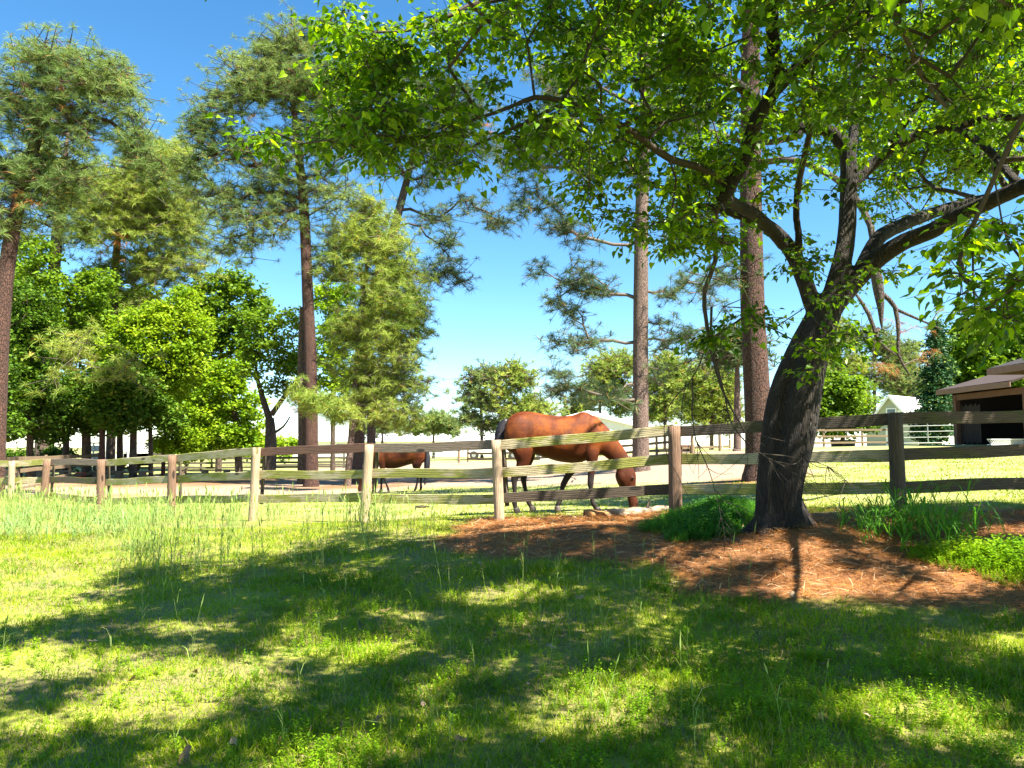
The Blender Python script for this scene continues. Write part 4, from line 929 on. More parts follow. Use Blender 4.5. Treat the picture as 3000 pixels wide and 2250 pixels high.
def tuft_tpl(seed, n=34, L=1.0, wd=.03, droop=.45):
    q = np.random.default_rng(seed); V = []; Fq = []
    for i in range(n):
        az = q.random() * 6.283; el = q.uniform(-.35, 1.35); d = np.array([math.cos(az) * math.cos(el), math.sin(az) * math.cos(el), math.sin(el)]); l = L * (.75 + .35 * q.random())
        s = np.cross(d, q.normal(0, 1, 3)); s /= np.linalg.norm(s); s *= wd / 2
        p1 = d * l * .55 + [0, 0, -droop * .16 * l]; p2 = d * l * .93 + [0, 0, -droop * l * .62]
        k = len(V); V += [-s * .7, s * .7, p1 - s, p1 + s, p2]; Fq += [[k, k + 1, k + 3], [k, k + 3, k + 2], [k + 2, k + 3, k + 4]]
    return np.array(V), np.array(Fq)
TUFT = {}
def tufts(pos, size, wd=.03, n=34, droop=.45):
    key = (round(wd, 3), n, droop)
    if key not in TUFT: TUFT[key] = [tuft_tpl(s, n, 1.0, wd, droop) for s in range(7)]
    pk = rng.integers(0, 7, len(pos)); parts = []
    for k, (tv, tf) in enumerate(TUFT[key]):
        s = pk == k; m = int(s.sum())
        if not m: continue
        d = np.stack([rng.normal(0, .3, m), rng.normal(0, .3, m), np.ones(m)], -1)
        parts.append(stamp(tv, tf, pos[s], basis(d, rng.random(m) * 6.283), size * (.55 + .7 * rng.random(m))))
    return join(parts)
def ell_targets(ells, Y, n, depth=.8, Yoff=0):
    """targets inside ellipses of the photograph (px, py, rx, ry[, weight[, dY]]) at distance Y, with real depth"""
    A = np.array([e[2] * e[3] * (e[4] if len(e) > 4 else 1) for e in ells], float); A /= A.sum(); out = []
    for e, f in zip(ells, A):
        m = max(1, int(round(n * f))); u = rng.normal(0, 1, (m, 3)); u /= np.linalg.norm(u, axis=1)[:, None]; u *= (rng.random(m) ** .48)[:, None]
        dY = e[5] if len(e) > 5 else 0; rY = depth * min(max(e[2], e[3]), 1.6 * min(e[2], e[3])) * Y / F
        for a, b, c in u: out.append(Wp(e[0] + a * e[2], e[1] + b * e[3], Y + Yoff + dY + c * rY))
    return np.array(out)
def pine(label, path, ells, n, mat, name='pine_tree', size=.30, per=3, wd=.032, bark=None, spread=.32, nn=42, tip=.012, depth=.8, group=None, dead=None, droop=.6, side_k=14, rise=.05):
    pw = resample(ppx(path), .35); Y = path[0][2]
    base = pw[0].copy(); base[2] = float(gz(base[0], base[1])); 
    e = empty(name, base[:3], label, 'tree', group)
    tr = np.vstack([[base[0], base[1], base[2] - .15, pw[0][3] * 1.25], [base[0], base[1], base[2] + .12, pw[0][3] * 1.12], pw[1:]]) if pw[0][2] <= base[2] + .3 else np.vstack([[base[0], base[1], base[2] - .15, pw[0][3] * 1.15], pw])
    tr = resample(tr, .3); V, Fq = tube(tr[:, :3], tr[:, 3], side_k, True, .03); mb = MB(); mb.add(V, Fq); mb.build('trunk', bark or M_pinebark, e, smooth=True)
    if nn == 42: n = int(n * 1.25); per += 1; size *= .98; spread *= 1.1
    T = ell_targets(ells, Y, n, depth); P, par, r, n0, ends = grow(pw[:, :3], T, .5, .10, tip, rise=rise)
    # twigs with a tuft on the end of each
    tp = np.repeat(P[ends], per, 0) + rng.normal(0, 1, (len(ends) * per, 3)) * np.array([spread, spread, spread * .75]); m = len(P)
    P2 = np.vstack([P, tp]); par2 = np.concatenate([par, np.repeat(ends, per)]); r2 = np.concatenate([r, np.full(len(tp), tip * .7)])
    V, Fq = prisms(P2, par2, r2, n0, 4, .7 * pw[:, 3].max()); mesh('branches', V, Fq, M_pinetwig if bark is None else bark, e, smooth=True)
    allp = np.vstack([tp, P[ends]]); V, Fq = tufts(allp, size, wd, nn, droop); mesh('crown', V, Fq, mat, e)
    if dead:
        dp = ell_targets(dead, Y, sum(int(x[4]) if len(x) > 4 else 6 for x in dead), depth * .6, -.6)
        V, Fq = tufts(dp, size * .9, wd, 26, 1.15); mesh('dead_needles', V, Fq, M_needle_dead, e)
    return e
LF_HEART = (np.array([[0, 0, 0], [.30, .42, .05], [.62, .40, .03], [1.0, 0, -.10], [.62, -.40, .03], [.30, -.42, .05], [.5, 0, -.03]]), np.array([[0, 6, 1], [1, 6, 2], [2, 6, 3], [3, 6, 4], [4, 6, 5], [5, 6, 0]]))
LF_SIMPLE = (np.array([[0, 0, 0], [.5, .32, .04], [.5, -.32, .04], [1, 0, -.06]]), np.array([[0, 2, 1], [1, 2, 3]]))
def leaves(pos, size, tpl=LF_SIMPLE, flat=.6, hang=.25):
    n = len(pos); az = rng.random(n) * 6.283
    d = np.stack([np.cos(az), np.sin(az), rng.normal(-hang, .45, n)], -1); d /= np.linalg.norm(d, axis=1)[:, None]
    nrm = np.stack([rng.normal(0, flat, n), rng.normal(0, flat, n), np.ones(n)], -1); s = np.cross(nrm, d); s /= np.linalg.norm(s, axis=1)[:, None]
    rot = np.stack([d, s, np.cross(d, s)], -1); sc = size * (.6 + .65 * rng.random(n))
    return stamp(tpl[0], tpl[1], pos, rot, sc)
def leafy(label, path, ells, n, mat, name='leafy_tree', leaf=.14, per=22, spread=.38, bark=None, depth=.85, tip=.012, group=None, extra=None, flat=.8, cat='tree'):
    pw = resample(ppx(path), .4); Y = path[0][2]; base = pw[0].copy(); base[2] = float(gz(base[0], base[1]))
    e = empty(name, base[:3], label, cat, group)
    tr = resample(np.vstack([[base[0], base[1], base[2] - .15, pw[0][3] * 1.2], pw]), .4) if pw[0][2] > base[2] - .14 else pw
    V, Fq = tube(tr[:, :3], tr[:, 3], 10, True, .05); mb = MB(); mb.add(V, Fq)
    seed = [pw[:, :3]]
    for b in (extra or []):
        q = resample(ppx(b), .3); V, Fq = tube(q[:, :3], q[:, 3], 8, True, .05); mb.add(V, Fq); seed.append(q[:, :3])
    mb.build('trunk', bark or M_darkbark, e, smooth=True)
    T = ell_targets(ells, Y, n, depth); P, par, r, n0, ends = grow(np.vstack(seed), T, .55, .12, tip, rise=.05)
    V, Fq = prisms(P, par, r, n0, 4, .6 * pw[:, 3].max()); mesh('branches', V, Fq, bark or M_darkbark, e, smooth=True)
    # leaf clumps: flattened sprays, every clump its own size
    N = len(ends); k = np.clip(rng.poisson(per * 1.7, N), 4, None); leaf = leaf * 1.12; c = np.repeat(P[ends], k, 0); sz = np.repeat(spread * (.6 + .8 * rng.random(N)), k)
    u = rng.normal(0, 1, (len(c), 3)); u /= np.linalg.norm(u, axis=1)[:, None]; u *= (rng.random(len(c)) ** .45)[:, None]
    pos = c + u * sz[:, None] * np.array([1, 1, .62]); V, Fq = leaves(pos, leaf, LF_SIMPLE, flat); mesh('crown', V, Fq, mat, e)
    return e

# ---- tall pines on the left
M_pinegrey = barkmat('pine_bark_grey', (.05, .035, .03), (.125, .09, .075), (1, 1, .42), 24, .025)
pine('tall pine at the far left edge, its leaning red trunk cut by the frame', [(-14, 1400, 22, .24), (-6, 1150, 22, .23), (8, 900, 22, .215), (30, 720, 22, .20), (62, 560, 22, .17), (110, 400, 22, .14), (150, 270, 22, .09), (140, 140, 22, .04)],
     [(120, 170, 110, 60, .8), (220, 230, 130, 90, 1.2), (340, 260, 70, 90, 1.1), (60, 300, 120, 90), (200, 360, 150, 70), (380, 400, 60, 70, 1), (60, 520, 130, 80, 1.1), (180, 520, 90, 80), (0, 640, 90, 70), (-120, 400, 120, 200, .8), (420, 470, 70, 40, .9), (160, 640, 60, 40)], 380, M_needle, size=.33, per=3, spread=.36, bark=M_pinered, dead=[(100, 300, 150, 60, 5), (60, 600, 60, 50, 8)])
pine('second pine from the left, straight pale trunk with its crown in the sun', [(118, 1380, 40, .35), (136, 1150, 40, .32), (148, 950, 40, .30), (166, 700, 40, .27), (185, 520, 40, .18), (200, 380, 40, .07)],
     [(250, 560, 130, 80, 1.2), (380, 540, 120, 80, 1.1), (120, 470, 110, 60, .8), (470, 470, 90, 60, .9), (340, 650, 130, 60, 1), (60, 700, 50, 40, .5), (250, 700, 60, 40, .8)], 360, M_needle_y, size=.46, per=3, spread=.55, wd=.036, dead=[(340, 720, 60, 60, 12), (220, 620, 60, 60, 5)])
pine('third pine from the left with low drooping yellow branches and dead brown clusters', [(322, 1380, 42, .24), (330, 1150, 42, .23), (334, 900, 42, .21), (345, 700, 42, .17), (380, 480, 42, .07)],
     [(430, 620, 130, 90, 1.2), (300, 820, 70, 50, .9), (520, 640, 100, 90, 1.2), (440, 780, 120, 70, 1.2), (560, 760, 60, 70, .8), (230, 1020, 55, 45, .55, -9), (350, 1075, 40, 40, .5, -9), (160, 1090, 25, 25, .6, -9), (400, 880, 70, 50, .8), (500, 470, 90, 60, .8)], 380, M_needle_y, size=.46, per=3, spread=.55, wd=.036, dead=[(330, 740, 50, 60, 14), (290, 940, 50, 60, 6), (330, 1050, 70, 50, 8)])
pine('tallest pine left of centre, dark straight trunk and wide blue green crown', [(911, 1418, 29, .26), (912, 1250, 29, .245), (910, 1050, 29, .225), (902, 880, 29, .21), (892, 640, 29, .19), (878, 480, 29, .16), (862, 330, 29, .11), (850, 180, 29, .07), (852, 70, 29, .02)],
     [(850, 130, 110, 75, 1.2), (760, 220, 130, 90, 1.2), (880, 250, 150, 90, 1.2), (680, 290, 90, 60, 1.1), (600, 380, 75, 55, 1.2), (660, 440, 110, 55, .8), (560, 520, 40, 70, 1), (640, 570, 90, 60, .8), (940, 400, 120, 90, 1), (790, 470, 120, 70, .7), (760, 640, 180, 60, .8), (700, 720, 120, 40, .7), (970, 560, 80, 80, .7), (820, 560, 120, 60, .8), (980, 270, 90, 90, 1), (960, 740, 60, 40, .5)], 640, M_needle, size=.34, per=3, spread=.36, bark=M_pinered, dead=[(740, 340, 60, 30, 4)], rise=.02)
pine('leaning pine right of the tallest one, crown open against the sky', [(1046, 1410, 31, .25), (1056, 1200, 31, .23), (1074, 1000, 31, .215), (1104, 830, 31, .19), (1148, 690, 31, .175), (1176, 590, 31, .16), (1205, 470, 31, .12), (1225, 340, 31, .08), (1235, 230, 31, .03)],
     [(1240, 260, 120, 70, 1.3), (1330, 310, 120, 70, 1.2), (1180, 340, 100, 80, 1.1), (1290, 420, 140, 60, 1.1), (1440, 430, 60, 50, .8), (1260, 510, 120, 45, .7), (1380, 600, 60, 35, .8), (1455, 650, 48, 32, 1.3), (1260, 640, 60, 40, .8), (1300, 690, 40, 60, 1), (1330, 780, 40, 40, 1.2), (1350, 830, 25, 25, 1.2), (1270, 800, 50, 50, 1.1), (1120, 500, 60, 40, .7)], 300, M_needle_b, size=.34, per=3, spread=.32, bark=M_pinegrey, dead=[(1430, 370, 40, 40, 4)], rise=.0)
pine('young yellow green pine growing full length between the two tall trunks', [(1018, 1412, 29.5, .13), (1040, 1150, 29.5, .12), (1060, 900, 29.5, .10), (1085, 700, 29.5, .07), (1095, 580, 29.5, .03)],
     [(1080, 620, 70, 50, 1.3), (1040, 700, 100, 50, 1.2), (1120, 720, 90, 50, 1.1), (990, 790, 80, 50, .9), (1140, 860, 110, 80, 1.3), (1200, 920, 60, 60, 1.2), (1090, 960, 130, 70, 1.2), (1200, 1010, 50, 50, .9), (1130, 1050, 90, 50, 1), (1060, 1110, 70, 50, .8), (1220, 1130, 45, 22, 1.2), (1190, 1195, 50, 25, 1), (1000, 1000, 60, 60, .5), (1090, 1180, 70, 40, 1), (1140, 1220, 50, 30, 1), (1150, 780, 60, 50, 1)], 460, M_needle_y, size=.38, per=3, spread=.36)
pine('dark pine behind the leaning one with low hanging branches over the paddock', [(1085, 1400, 34, .20), (1088, 1200, 34, .18), (1080, 1000, 34, .15), (1060, 800, 34, .1)],
     [(1130, 1120, 70, 50, 1), (1170, 1090, 50, 40, 1), (1100, 1190, 60, 60, 1), (1150, 1160, 60, 50, 1)], 90, M_needle_b, size=.36, per=3, spread=.34)
pine('low pine bough tree with yellow tufts hanging in front of the two tall trunks', [(884, 1412, 31, .17), (885, 1250, 31, .16), (882, 1050, 31, .13), (885, 900, 31, .09)],
     [(880, 1165, 35, 25, 1.4, -4), (935, 1175, 45, 22, 1.4, -4.5), (985, 1200, 40, 25, 1.5, -5), (1010, 1225, 28, 15, 1.5, -5), (925, 1205, 35, 15, .9, -4)], 40, M_needle_y, size=.40, per=2, spread=.22, bark=M_darkbark, dead=[(868, 1205, 10, 12, 4)], droop=.7)
# ---- pines right of the grazing horse
pine('straight pine with pale scaly trunk and dark drooping boughs right of centre', [(1878, 1372, 27, .30), (1877, 1200, 27, .275), (1876, 1000, 27, .265), (1878, 820, 27, .255), (1880, 640, 27, .24), (1886, 450, 27, .22), (1892, 250, 27, .19), (1890, 50, 27, .15), (1885, -200, 27, .08)],
     [(1570, 795, 28, 16, 1.5), (1640, 640, 40, 60, .9), (1700, 690, 60, 30, .8), (1700, 820, 60, 55, 1.2), (1630, 885, 40, 22, 1.3), (1770, 860, 55, 25, .8), (1690, 920, 40, 35, 1), (1625, 1005, 32, 16, 1.5), (1700, 1005, 45, 28, 1.2), (1740, 1000, 35, 20, .8), (1640, 1100, 30, 30, 1.4), (1640, 1150, 42, 28, 1.6), (1700, 1150, 35, 20, .8), (1760, 1170, 50, 22, 1, -6),
      (1960, 860, 50, 20, 1), (2010, 830, 35, 30, .8), (1930, 950, 40, 20, .9), (1960, 1000, 40, 30, 1), (1930, 1110, 28, 35, 1), (2010, 985, 40, 30, 1), (2090, 850, 50, 50, .8), (1570, 610, 80, 25, .8), (1560, 480, 120, 50, .7), (1600, 380, 110, 60, .8), (1740, 480, 120, 60, .8), (1660, 240, 120, 90, .9), (1850, 130, 180, 110, .9), (2000, 330, 120, 100, .8), (1550, 560, 60, 30, .6)], 430, M_needle_b, size=.34, per=3, spread=.26, depth=.9, rise=.0)
pine('thick red barked pine just left of the big double trunk', [(2226, 1425, 17.5, .34), (2222, 1300, 17.5, .295), (2218, 1150, 17.5, .285), (2210, 1000, 17.5, .275), (2204, 850, 17.5, .265), (2200, 650, 17.5, .25), (2198, 400, 17.5, .23), (2200, 100, 17.5, .2), (2205, -300, 17.5, .12)],
     [(2150, 860, 40, 60, .4), (2120, 780, 80, 60, .7), (2050, 700, 80, 60, .6), (2330, -200, 300, 150, .8), (2050, -150, 250, 120, .8), (2450, 60, 200, 80, .4)], 130, M_needle_b, size=.30, per=3, spread=.28, bark=M_pinered)
# broken dead limb hanging from the red pine
rp = resample(ppx([(2210, 480, 17.5, .08), (2330, 470, 17.0, .07), (2470, 540, 16.5, .07), (2550, 660, 16.1, .07), (2562, 765, 16, .075)]), .3)
rb = [rp] + [resample(ppx(b), .2) for b in ([(2560, 760, 16, .12), (2574, 850, 16, .11), (2580, 900, 16, .07), (2582, 940, 16, .04), (2584, 965, 16, .012)], [(2584, 860, 16, .055), (2622, 900, 16, .05), (2632, 980, 16, .04), (2632, 1040, 16, .03), (2665, 1100, 16, .015)], [(2500, 850, 16, .02), (2545, 920, 16, .045), (2575, 1000, 16, .035), (2625, 1040, 16, .02)], [(2622, 905, 16, .04), (2690, 935, 16, .028), (2760, 965, 16, .012)], [(2574, 960, 16, .04), (2560, 1010, 16, .02), (2560, 1060, 16, .012)])]
e = [o for o in C.objects if o.get('label', '').startswith('thick red barked')][0]
mb = MB()
for q in rb: V, Fq = tube(q[:, :3], q[:, 3], 8, True, .08); mb.add(V, Fq)
mb.build('broken_limb', M_pinegrey, e, smooth=True)
T = ell_targets([(2560, 1080, 14, 30, 3), (2640, 950, 60, 30, 1.5), (2620, 1080, 60, 22, 1.6), (2700, 1040, 50, 25, 1.2), (2740, 900, 50, 30, .6), (2720, 970, 30, 15), (2540, 900, 30, 30, .6)], 16, 46, .5)
P, par, r, n0, ends = grow(np.vstack([q[:, :3] for q in rb[1:]]), T, .2, .22, .005); V, Fq = prisms(P, par, r, n0, 4, .03); mesh('dead_twigs', V, Fq, M_pinetwig, e, smooth=True)
V, Fq = tufts(P[ends], .22, .022, 26, 1.3); mi = (np.arange(len(Fq)) // 78 % 5 > 2).astype(int); mesh('dead_needles', V, Fq, [M_needle_dead, M_needle], e, midx=mi)

# ---- far pines
def far_pine(label, px, Yd, top, ells, n, mat, w_=.16, base=1345, lean=0, group='pines beyond the paddock', per=5, bark=None, size=.5):
    return pine(label, [(px, base, Yd, w_), (px + lean * .4, (base + top) / 2, Yd, w_ * .8), (px + lean, top, Yd, w_ * .3)], ells, n, mat, size=size, per=per + 2, wd=.09, spread=.6, nn=18, tip=.03, group=group, side_k=8, bark=bark or M_pinebark, droop=.2, rise=.02)
far_pine('far pine standing alone left of the horse rump, over the barn', 1412, 72, 1085, [(1395, 1110, 45, 25), (1440, 1100, 35, 22), (1385, 1165, 38, 25), (1430, 1180, 45, 25, .8), (1375, 1225, 30, 20), (1430, 1240, 40, 20)], 130, M_needle, lean=-5)
far_pine('far pine right above the horse tail', 1494, 70, 1080, [(1500, 1095, 45, 22), (1530, 1125, 40, 22), (1470, 1150, 30, 22), (1550, 1180, 40, 18), (1590, 1200, 35, 16), (1500, 1205, 50, 22), (1560, 1215, 50, 18)], 150, M_needle_y, lean=4)
far_pine('low round far tree above the middle of the long barn', 1270, 85, 1240, [(1250, 1245, 40, 22), (1300, 1248, 38, 22), (1275, 1235, 40, 18), (1220, 1258, 20, 12), (1330, 1262, 16, 10)], 120, M_needle, size=.6)
far_pine('far pine with yellow crown just left of the pale scaly trunk', 1758, 74, 1055, [(1770, 1090, 55, 40), (1810, 1070, 60, 40), (1730, 1150, 45, 35), (1790, 1150, 60, 40), (1700, 1185, 45, 22), (1690, 1215, 40, 20), (1830, 1190, 50, 30)], 260, M_needle_y)
far_pine('far pine with yellow crown just right of the pale scaly trunk', 1948, 72, 1050, [(1950, 1080, 55, 40), (1920, 1140, 50, 40), (1990, 1140, 60, 40), (1960, 1190, 60, 30), (1920, 1220, 40, 25), (1990, 1100, 50, 40)], 250, M_needle_y)
far_pine('far pine crown filling the space left of the red trunk', 2085, 60, 1070, [(2060, 1110, 50, 40), (2120, 1120, 50, 40), (2050, 1180, 50, 40), (2130, 1190, 40, 40), (2090, 1150, 60, 50), (2030, 1220, 40, 20), (2110, 1235, 50, 20)], 250, M_needle_y)
far_pine('slender grey trunked pine showing between red trunk and yellow crowns', 2160, 42, 990, [(2130, 1010, 60, 25), (2170, 1030, 45, 25), (2110, 1050, 40, 22), (2180, 1000, 30, 20)], 80, M_needle_b, .22, 1340)
far_pine('tall far pine seen close right of the double trunk', 2440, 88, 940, [(2430, 960, 50, 35), (2480, 990, 50, 40), (2420, 1030, 50, 40), (2490, 1070, 45, 40), (2440, 1090, 60, 40), (2520, 1160, 30, 40), (2400, 1110, 30, 40)], 260, M_needle_y)
far_pine('far pine with purple grey trunk left of the white house roof', 2562, 90, 960, [(2560, 1000, 60, 40, .8), (2620, 1050, 60, 40), (2530, 1080, 30, 30, .8), (2600, 1110, 60, 35), (2650, 1120, 50, 40), (2680, 1180, 40, 40), (2540, 1190, 25, 30, .6), (2630, 1010, 50, 30, .6)], 240, M_needle, .24, 1330)
far_pine('far pine over the white house roof', 2676, 98, 1000, [(2670, 1040, 60, 40), (2640, 1090, 60, 40), (2700, 1110, 50, 40), (2650, 1150, 60, 30)], 170, M_needle_y)
far_pine('hazy far pine low between the leaning trunk and the barn', 1120, 88, 1230, [(1120, 1245, 45, 18), (1070, 1255, 30, 12), (1170, 1250, 30, 14)], 70, M_needle, size=.6)
# ---- broadleaf and conifer trees at the right
leafy('bright round leafy tree between the double trunk and the white house', [(2468, 1330, 52, .16), (2470, 1240, 52, .13), (2472, 1180, 52, .08)], [(2440, 1130, 60, 50), (2490, 1160, 70, 60), (2420, 1190, 60, 60), (2500, 1220, 60, 45), (2440, 1240, 80, 40), (2540, 1240, 30, 25)], 230, M_lf_mid, leaf=.26, per=26, spread=.55)
leafy('large dense leafy tree above the brown shed at the right edge', [(2880, 1330, 48, .4), (2882, 1200, 48, .3), (2885, 1050, 48, .18)], [(2850, 1010, 90, 60), (2930, 990, 100, 70), (2800, 1070, 50, 60), (2880, 1090, 110, 70), (2980, 1080, 90, 90), (2810, 1150, 50, 60), (2900, 1170, 110, 60), (2850, 960, 50, 40), (3050, 1010, 90, 100)], 520, M_lf_mid, leaf=.30, per=30, spread=.70)
leafy('dark columnar conifer between the white house and the brown shed', [(2742, 1330, 44, .16), (2742, 1150, 44, .12), (2745, 960, 44, .03)], [(2745, 960, 16, 30, 1.6), (2742, 1010, 28, 40, 1.3), (2740, 1070, 38, 50), (2738, 1130, 48, 60), (2740, 1200, 56, 60), (2738, 1260, 52, 50), (2768, 1100, 25, 60)], 300, M_lf_cyp, name='conifer', leaf=.16, per=34, spread=.42)
leafy('dark low shrub at the foot of the columnar conifer beside the house', [(2702, 1330, 46, .1), (2700, 1240, 46, .06)], [(2700, 1210, 22, 20), (2698, 1250, 32, 30), (2712, 1280, 30, 30)], 60, M_lf_cyp, name='shrub', leaf=.16, per=30, spread=.4, cat='shrub')
# ---- broadleaf trees at the left
G1 = 'shade trees behind the left fence'
def lt(label, path, ells, n, mat, **k): return leafy(label, path, ells, n, mat, **{**dict(leaf=.17, per=24, spread=.42), **k})
lt('dark leafy tree at the far left edge behind the leaning pine', [(-40, 1390, 33, .2), (-40, 1200, 33, .15), (-30, 1000, 33, .08)], [(0, 900, 90, 120), (-60, 1050, 100, 150), (20, 1120, 70, 120), (0, 1250, 90, 60)], 260, M_lf_dark, group=G1)
lt('dark leafy tree behind the second pine trunk', [(86, 1395, 35, .16), (90, 1200, 35, .13), (95, 1000, 35, .07)], [(90, 900, 80, 90), (110, 1010, 80, 90), (60, 1110, 70, 80), (130, 1150, 80, 80), (90, 1230, 90, 50)], 300, M_lf_dark, group=G1)
lt('mid green leafy tree above the dark trunks, left of the bright crown', [(190, 1390, 39, .16), (200, 1150, 39, .13), (210, 900, 39, .07)], [(170, 860, 90, 80), (240, 940, 80, 80), (110, 760, 80, 70), (280, 850, 70, 70), (180, 1010, 60, 60)], 260, M_lf_mid, group=G1, leaf=.19)
lt('dense dark tree directly left of the stock trailer', [(254, 1392, 37, .23), (252, 1250, 37, .19), (250, 1100, 37, .1)], [(210, 1130, 70, 60), (260, 1180, 80, 60), (190, 1230, 60, 45), (280, 1240, 60, 35), (150, 1270, 60, 30)], 280, M_lf_dark, group=G1)
lt('dark tree with red lit trunk in front of the stock trailer', [(299, 1398, 35, .14), (300, 1250, 35, .12), (310, 1100, 35, .07)], [(330, 1120, 80, 60), (300, 1190, 70, 50), (370, 1190, 60, 50), (340, 1240, 70, 30)], 240, M_lf_dark, group=G1, bark=M_pinered)
lt('dark tree whose black trunk stands before the middle of the stock trailer', [(351, 1390, 38, .16), (352, 1250, 38, .13), (360, 1130, 38, .08)], [(400, 1150, 70, 50), (360, 1210, 60, 40), (430, 1220, 50, 30)], 190, M_lf_dark, group=G1)
lt('dark tree whose black trunk stands before the right end of the stock trailer', [(390, 1390, 37, .18), (392, 1250, 37, .15), (400, 1130, 37, .08)], [(460, 1190, 50, 40), (420, 1130, 60, 50), (410, 1220, 60, 35), (500, 1230, 35, 30)], 200, M_lf_dark, group=G1)
lt('big sunlit yellow green crown above the dark trunks', [(442, 1388, 38, .11), (440, 1250, 38, .1), (430, 1060, 38, .07)], [(400, 960, 90, 60), (480, 940, 80, 70), (350, 1030, 90, 60), (460, 1040, 100, 70), (530, 1020, 50, 70), (400, 1100, 110, 40), (500, 1120, 60, 50), (540, 900, 50, 60), (560, 1050, 50, 80), (590, 980, 40, 60)], 680, M_lf_yel, group=G1, leaf=.17)
lt('small leafy tree with two pale leaning trunks beside the sunlit crown', [(478, 1385, 40, .10), (482, 1290, 40, .09), (500, 1180, 40, .05)], [(560, 1290, 50, 35), (480, 1300, 50, 25), (540, 1330, 70, 20), (500, 1250, 40, 25)], 130, M_lf_yel, group=G1, extra=[[(508, 1385, 40, .10), (518, 1290, 40, .085), (540, 1200, 40, .05)]], bark=M_pinered)
lt('pale green tree rising between the sunlit crown and the tallest pine', [(640, 1385, 45, .18), (645, 1150, 45, .14), (650, 950, 45, .07)], [(620, 860, 70, 60), (680, 830, 60, 60), (590, 930, 70, 60), (660, 940, 90, 60), (620, 1020, 60, 60), (700, 1010, 60, 50), (560, 900, 60, 60), (740, 900, 60, 70)], 400, M_lf_mid, group=G1, leaf=.22)
lt('bright green tree with foliage to the ground left of the crooked trunk', [(700, 1380, 41, .2), (692, 1250, 41, .16), (680, 1100, 41, .08)], [(650, 1120, 70, 60), (700, 1180, 80, 60), (600, 1200, 60, 60), (640, 1260, 90, 50), (730, 1260, 60, 45), (570, 1290, 60, 40), (690, 1310, 90, 25), (690, 1080, 50, 50)], 420, M_lf_bright, group=G1, leaf=.19)
lt('crooked dark forked tree left of the tallest pine trunk', [(790, 1385, 36, .28), (793, 1290, 36, .26), (790, 1225, 36, .20)], [(780, 1010, 70, 50, .8), (860, 1060, 70, 50), (740, 1070, 50, 40, .7), (830, 1130, 60, 30, .7), (900, 1130, 40, 40, .6), (760, 940, 70, 60, .5), (850, 950, 60, 50, .6)], 230, M_lf_mid, group=G1, leaf=.18, per=18,
   extra=[[(790, 1230, 36, .17), (765, 1150, 36, .12), (750, 1080, 36, .07), (765, 1000, 36, .04)], [(795, 1215, 36, .14), (830, 1165, 36, .11), (870, 1110, 36, .07), (890, 1050, 36, .04)], [(800, 1270, 36, .07), (830, 1250, 36, .05), (850, 1220, 36, .03)]])
lt('light green leafy tree behind the gap between the two tall pine trunks', [(975, 1385, 43, .14), (975, 1150, 43, .11), (970, 950, 43, .06)], [(950, 880, 50, 50), (990, 950, 70, 60), (960, 1040, 70, 60), (1000, 1110, 60, 50), (930, 1120, 40, 40), (1000, 850, 50, 50), (985, 1170, 50, 30)], 280, M_lf_bright, group=G1, leaf=.2, per=18)
lt('distant leafy tree low behind the crooked trunk', [(745, 1370, 60, .14), (745, 1280, 60, .1)], [(740, 1290, 60, 30), (830, 1300, 45, 22), (870, 1290, 20, 20, .4), (690, 1290, 40, 30)], 110, M_lf_yel, group=G1, leaf=.26, spread=.6)
lt('dark dense tree wall far behind the left shade trees', [(150, 1380, 50, .2), (150, 1200, 50, .2), (160, 1000, 50, .1)], [(60, 1000, 160, 120), (250, 1000, 130, 100), (380, 1150, 90, 60), (60, 1200, 150, 100), (230, 1180, 100, 60), (0, 850, 120, 100), (330, 900, 80, 80), (560, 1150, 80, 90), (420, 900, 70, 70)], 520, M_lf_mid, group=G1, leaf=.34, spread=.95, per=30)
lt('low dark bushes under the shade trees at the far left', [(60, 1385, 40, .1), (60, 1330, 40, .07)], [(-60, 1340, 100, 30), (60, 1340, 90, 26), (170, 1330, 60, 25), (180, 1360, 50, 12)], 150, M_lf_dark, name='bush', leaf=.17, spread=.5, cat='bush')
lt('low bright bushes between the pale leaning trunks and the barn end', [(620, 1375, 55, .08), (620, 1320, 55, .05)], [(540, 1310, 60, 30), (620, 1320, 60, 25), (700, 1315, 60, 26), (780, 1325, 50, 20), (460, 1320, 50, 22), (560, 1250, 50, 40), (830, 1335, 20, 10)], 190, M_lf_bright, name='bush', leaf=.24, spread=.6, cat='bush')
lt('slim yellow green tree filling the gap left of the bright tree', [(545, 1380, 47, .1), (545, 1250, 47, .08), (545, 1050, 47, .05)], [(545, 1080, 50, 60), (530, 1170, 55, 60), (580, 1230, 40, 50), (500, 1240, 45, 40), (590, 1080, 40, 60)], 230, M_lf_yel, group=G1, leaf=.2)
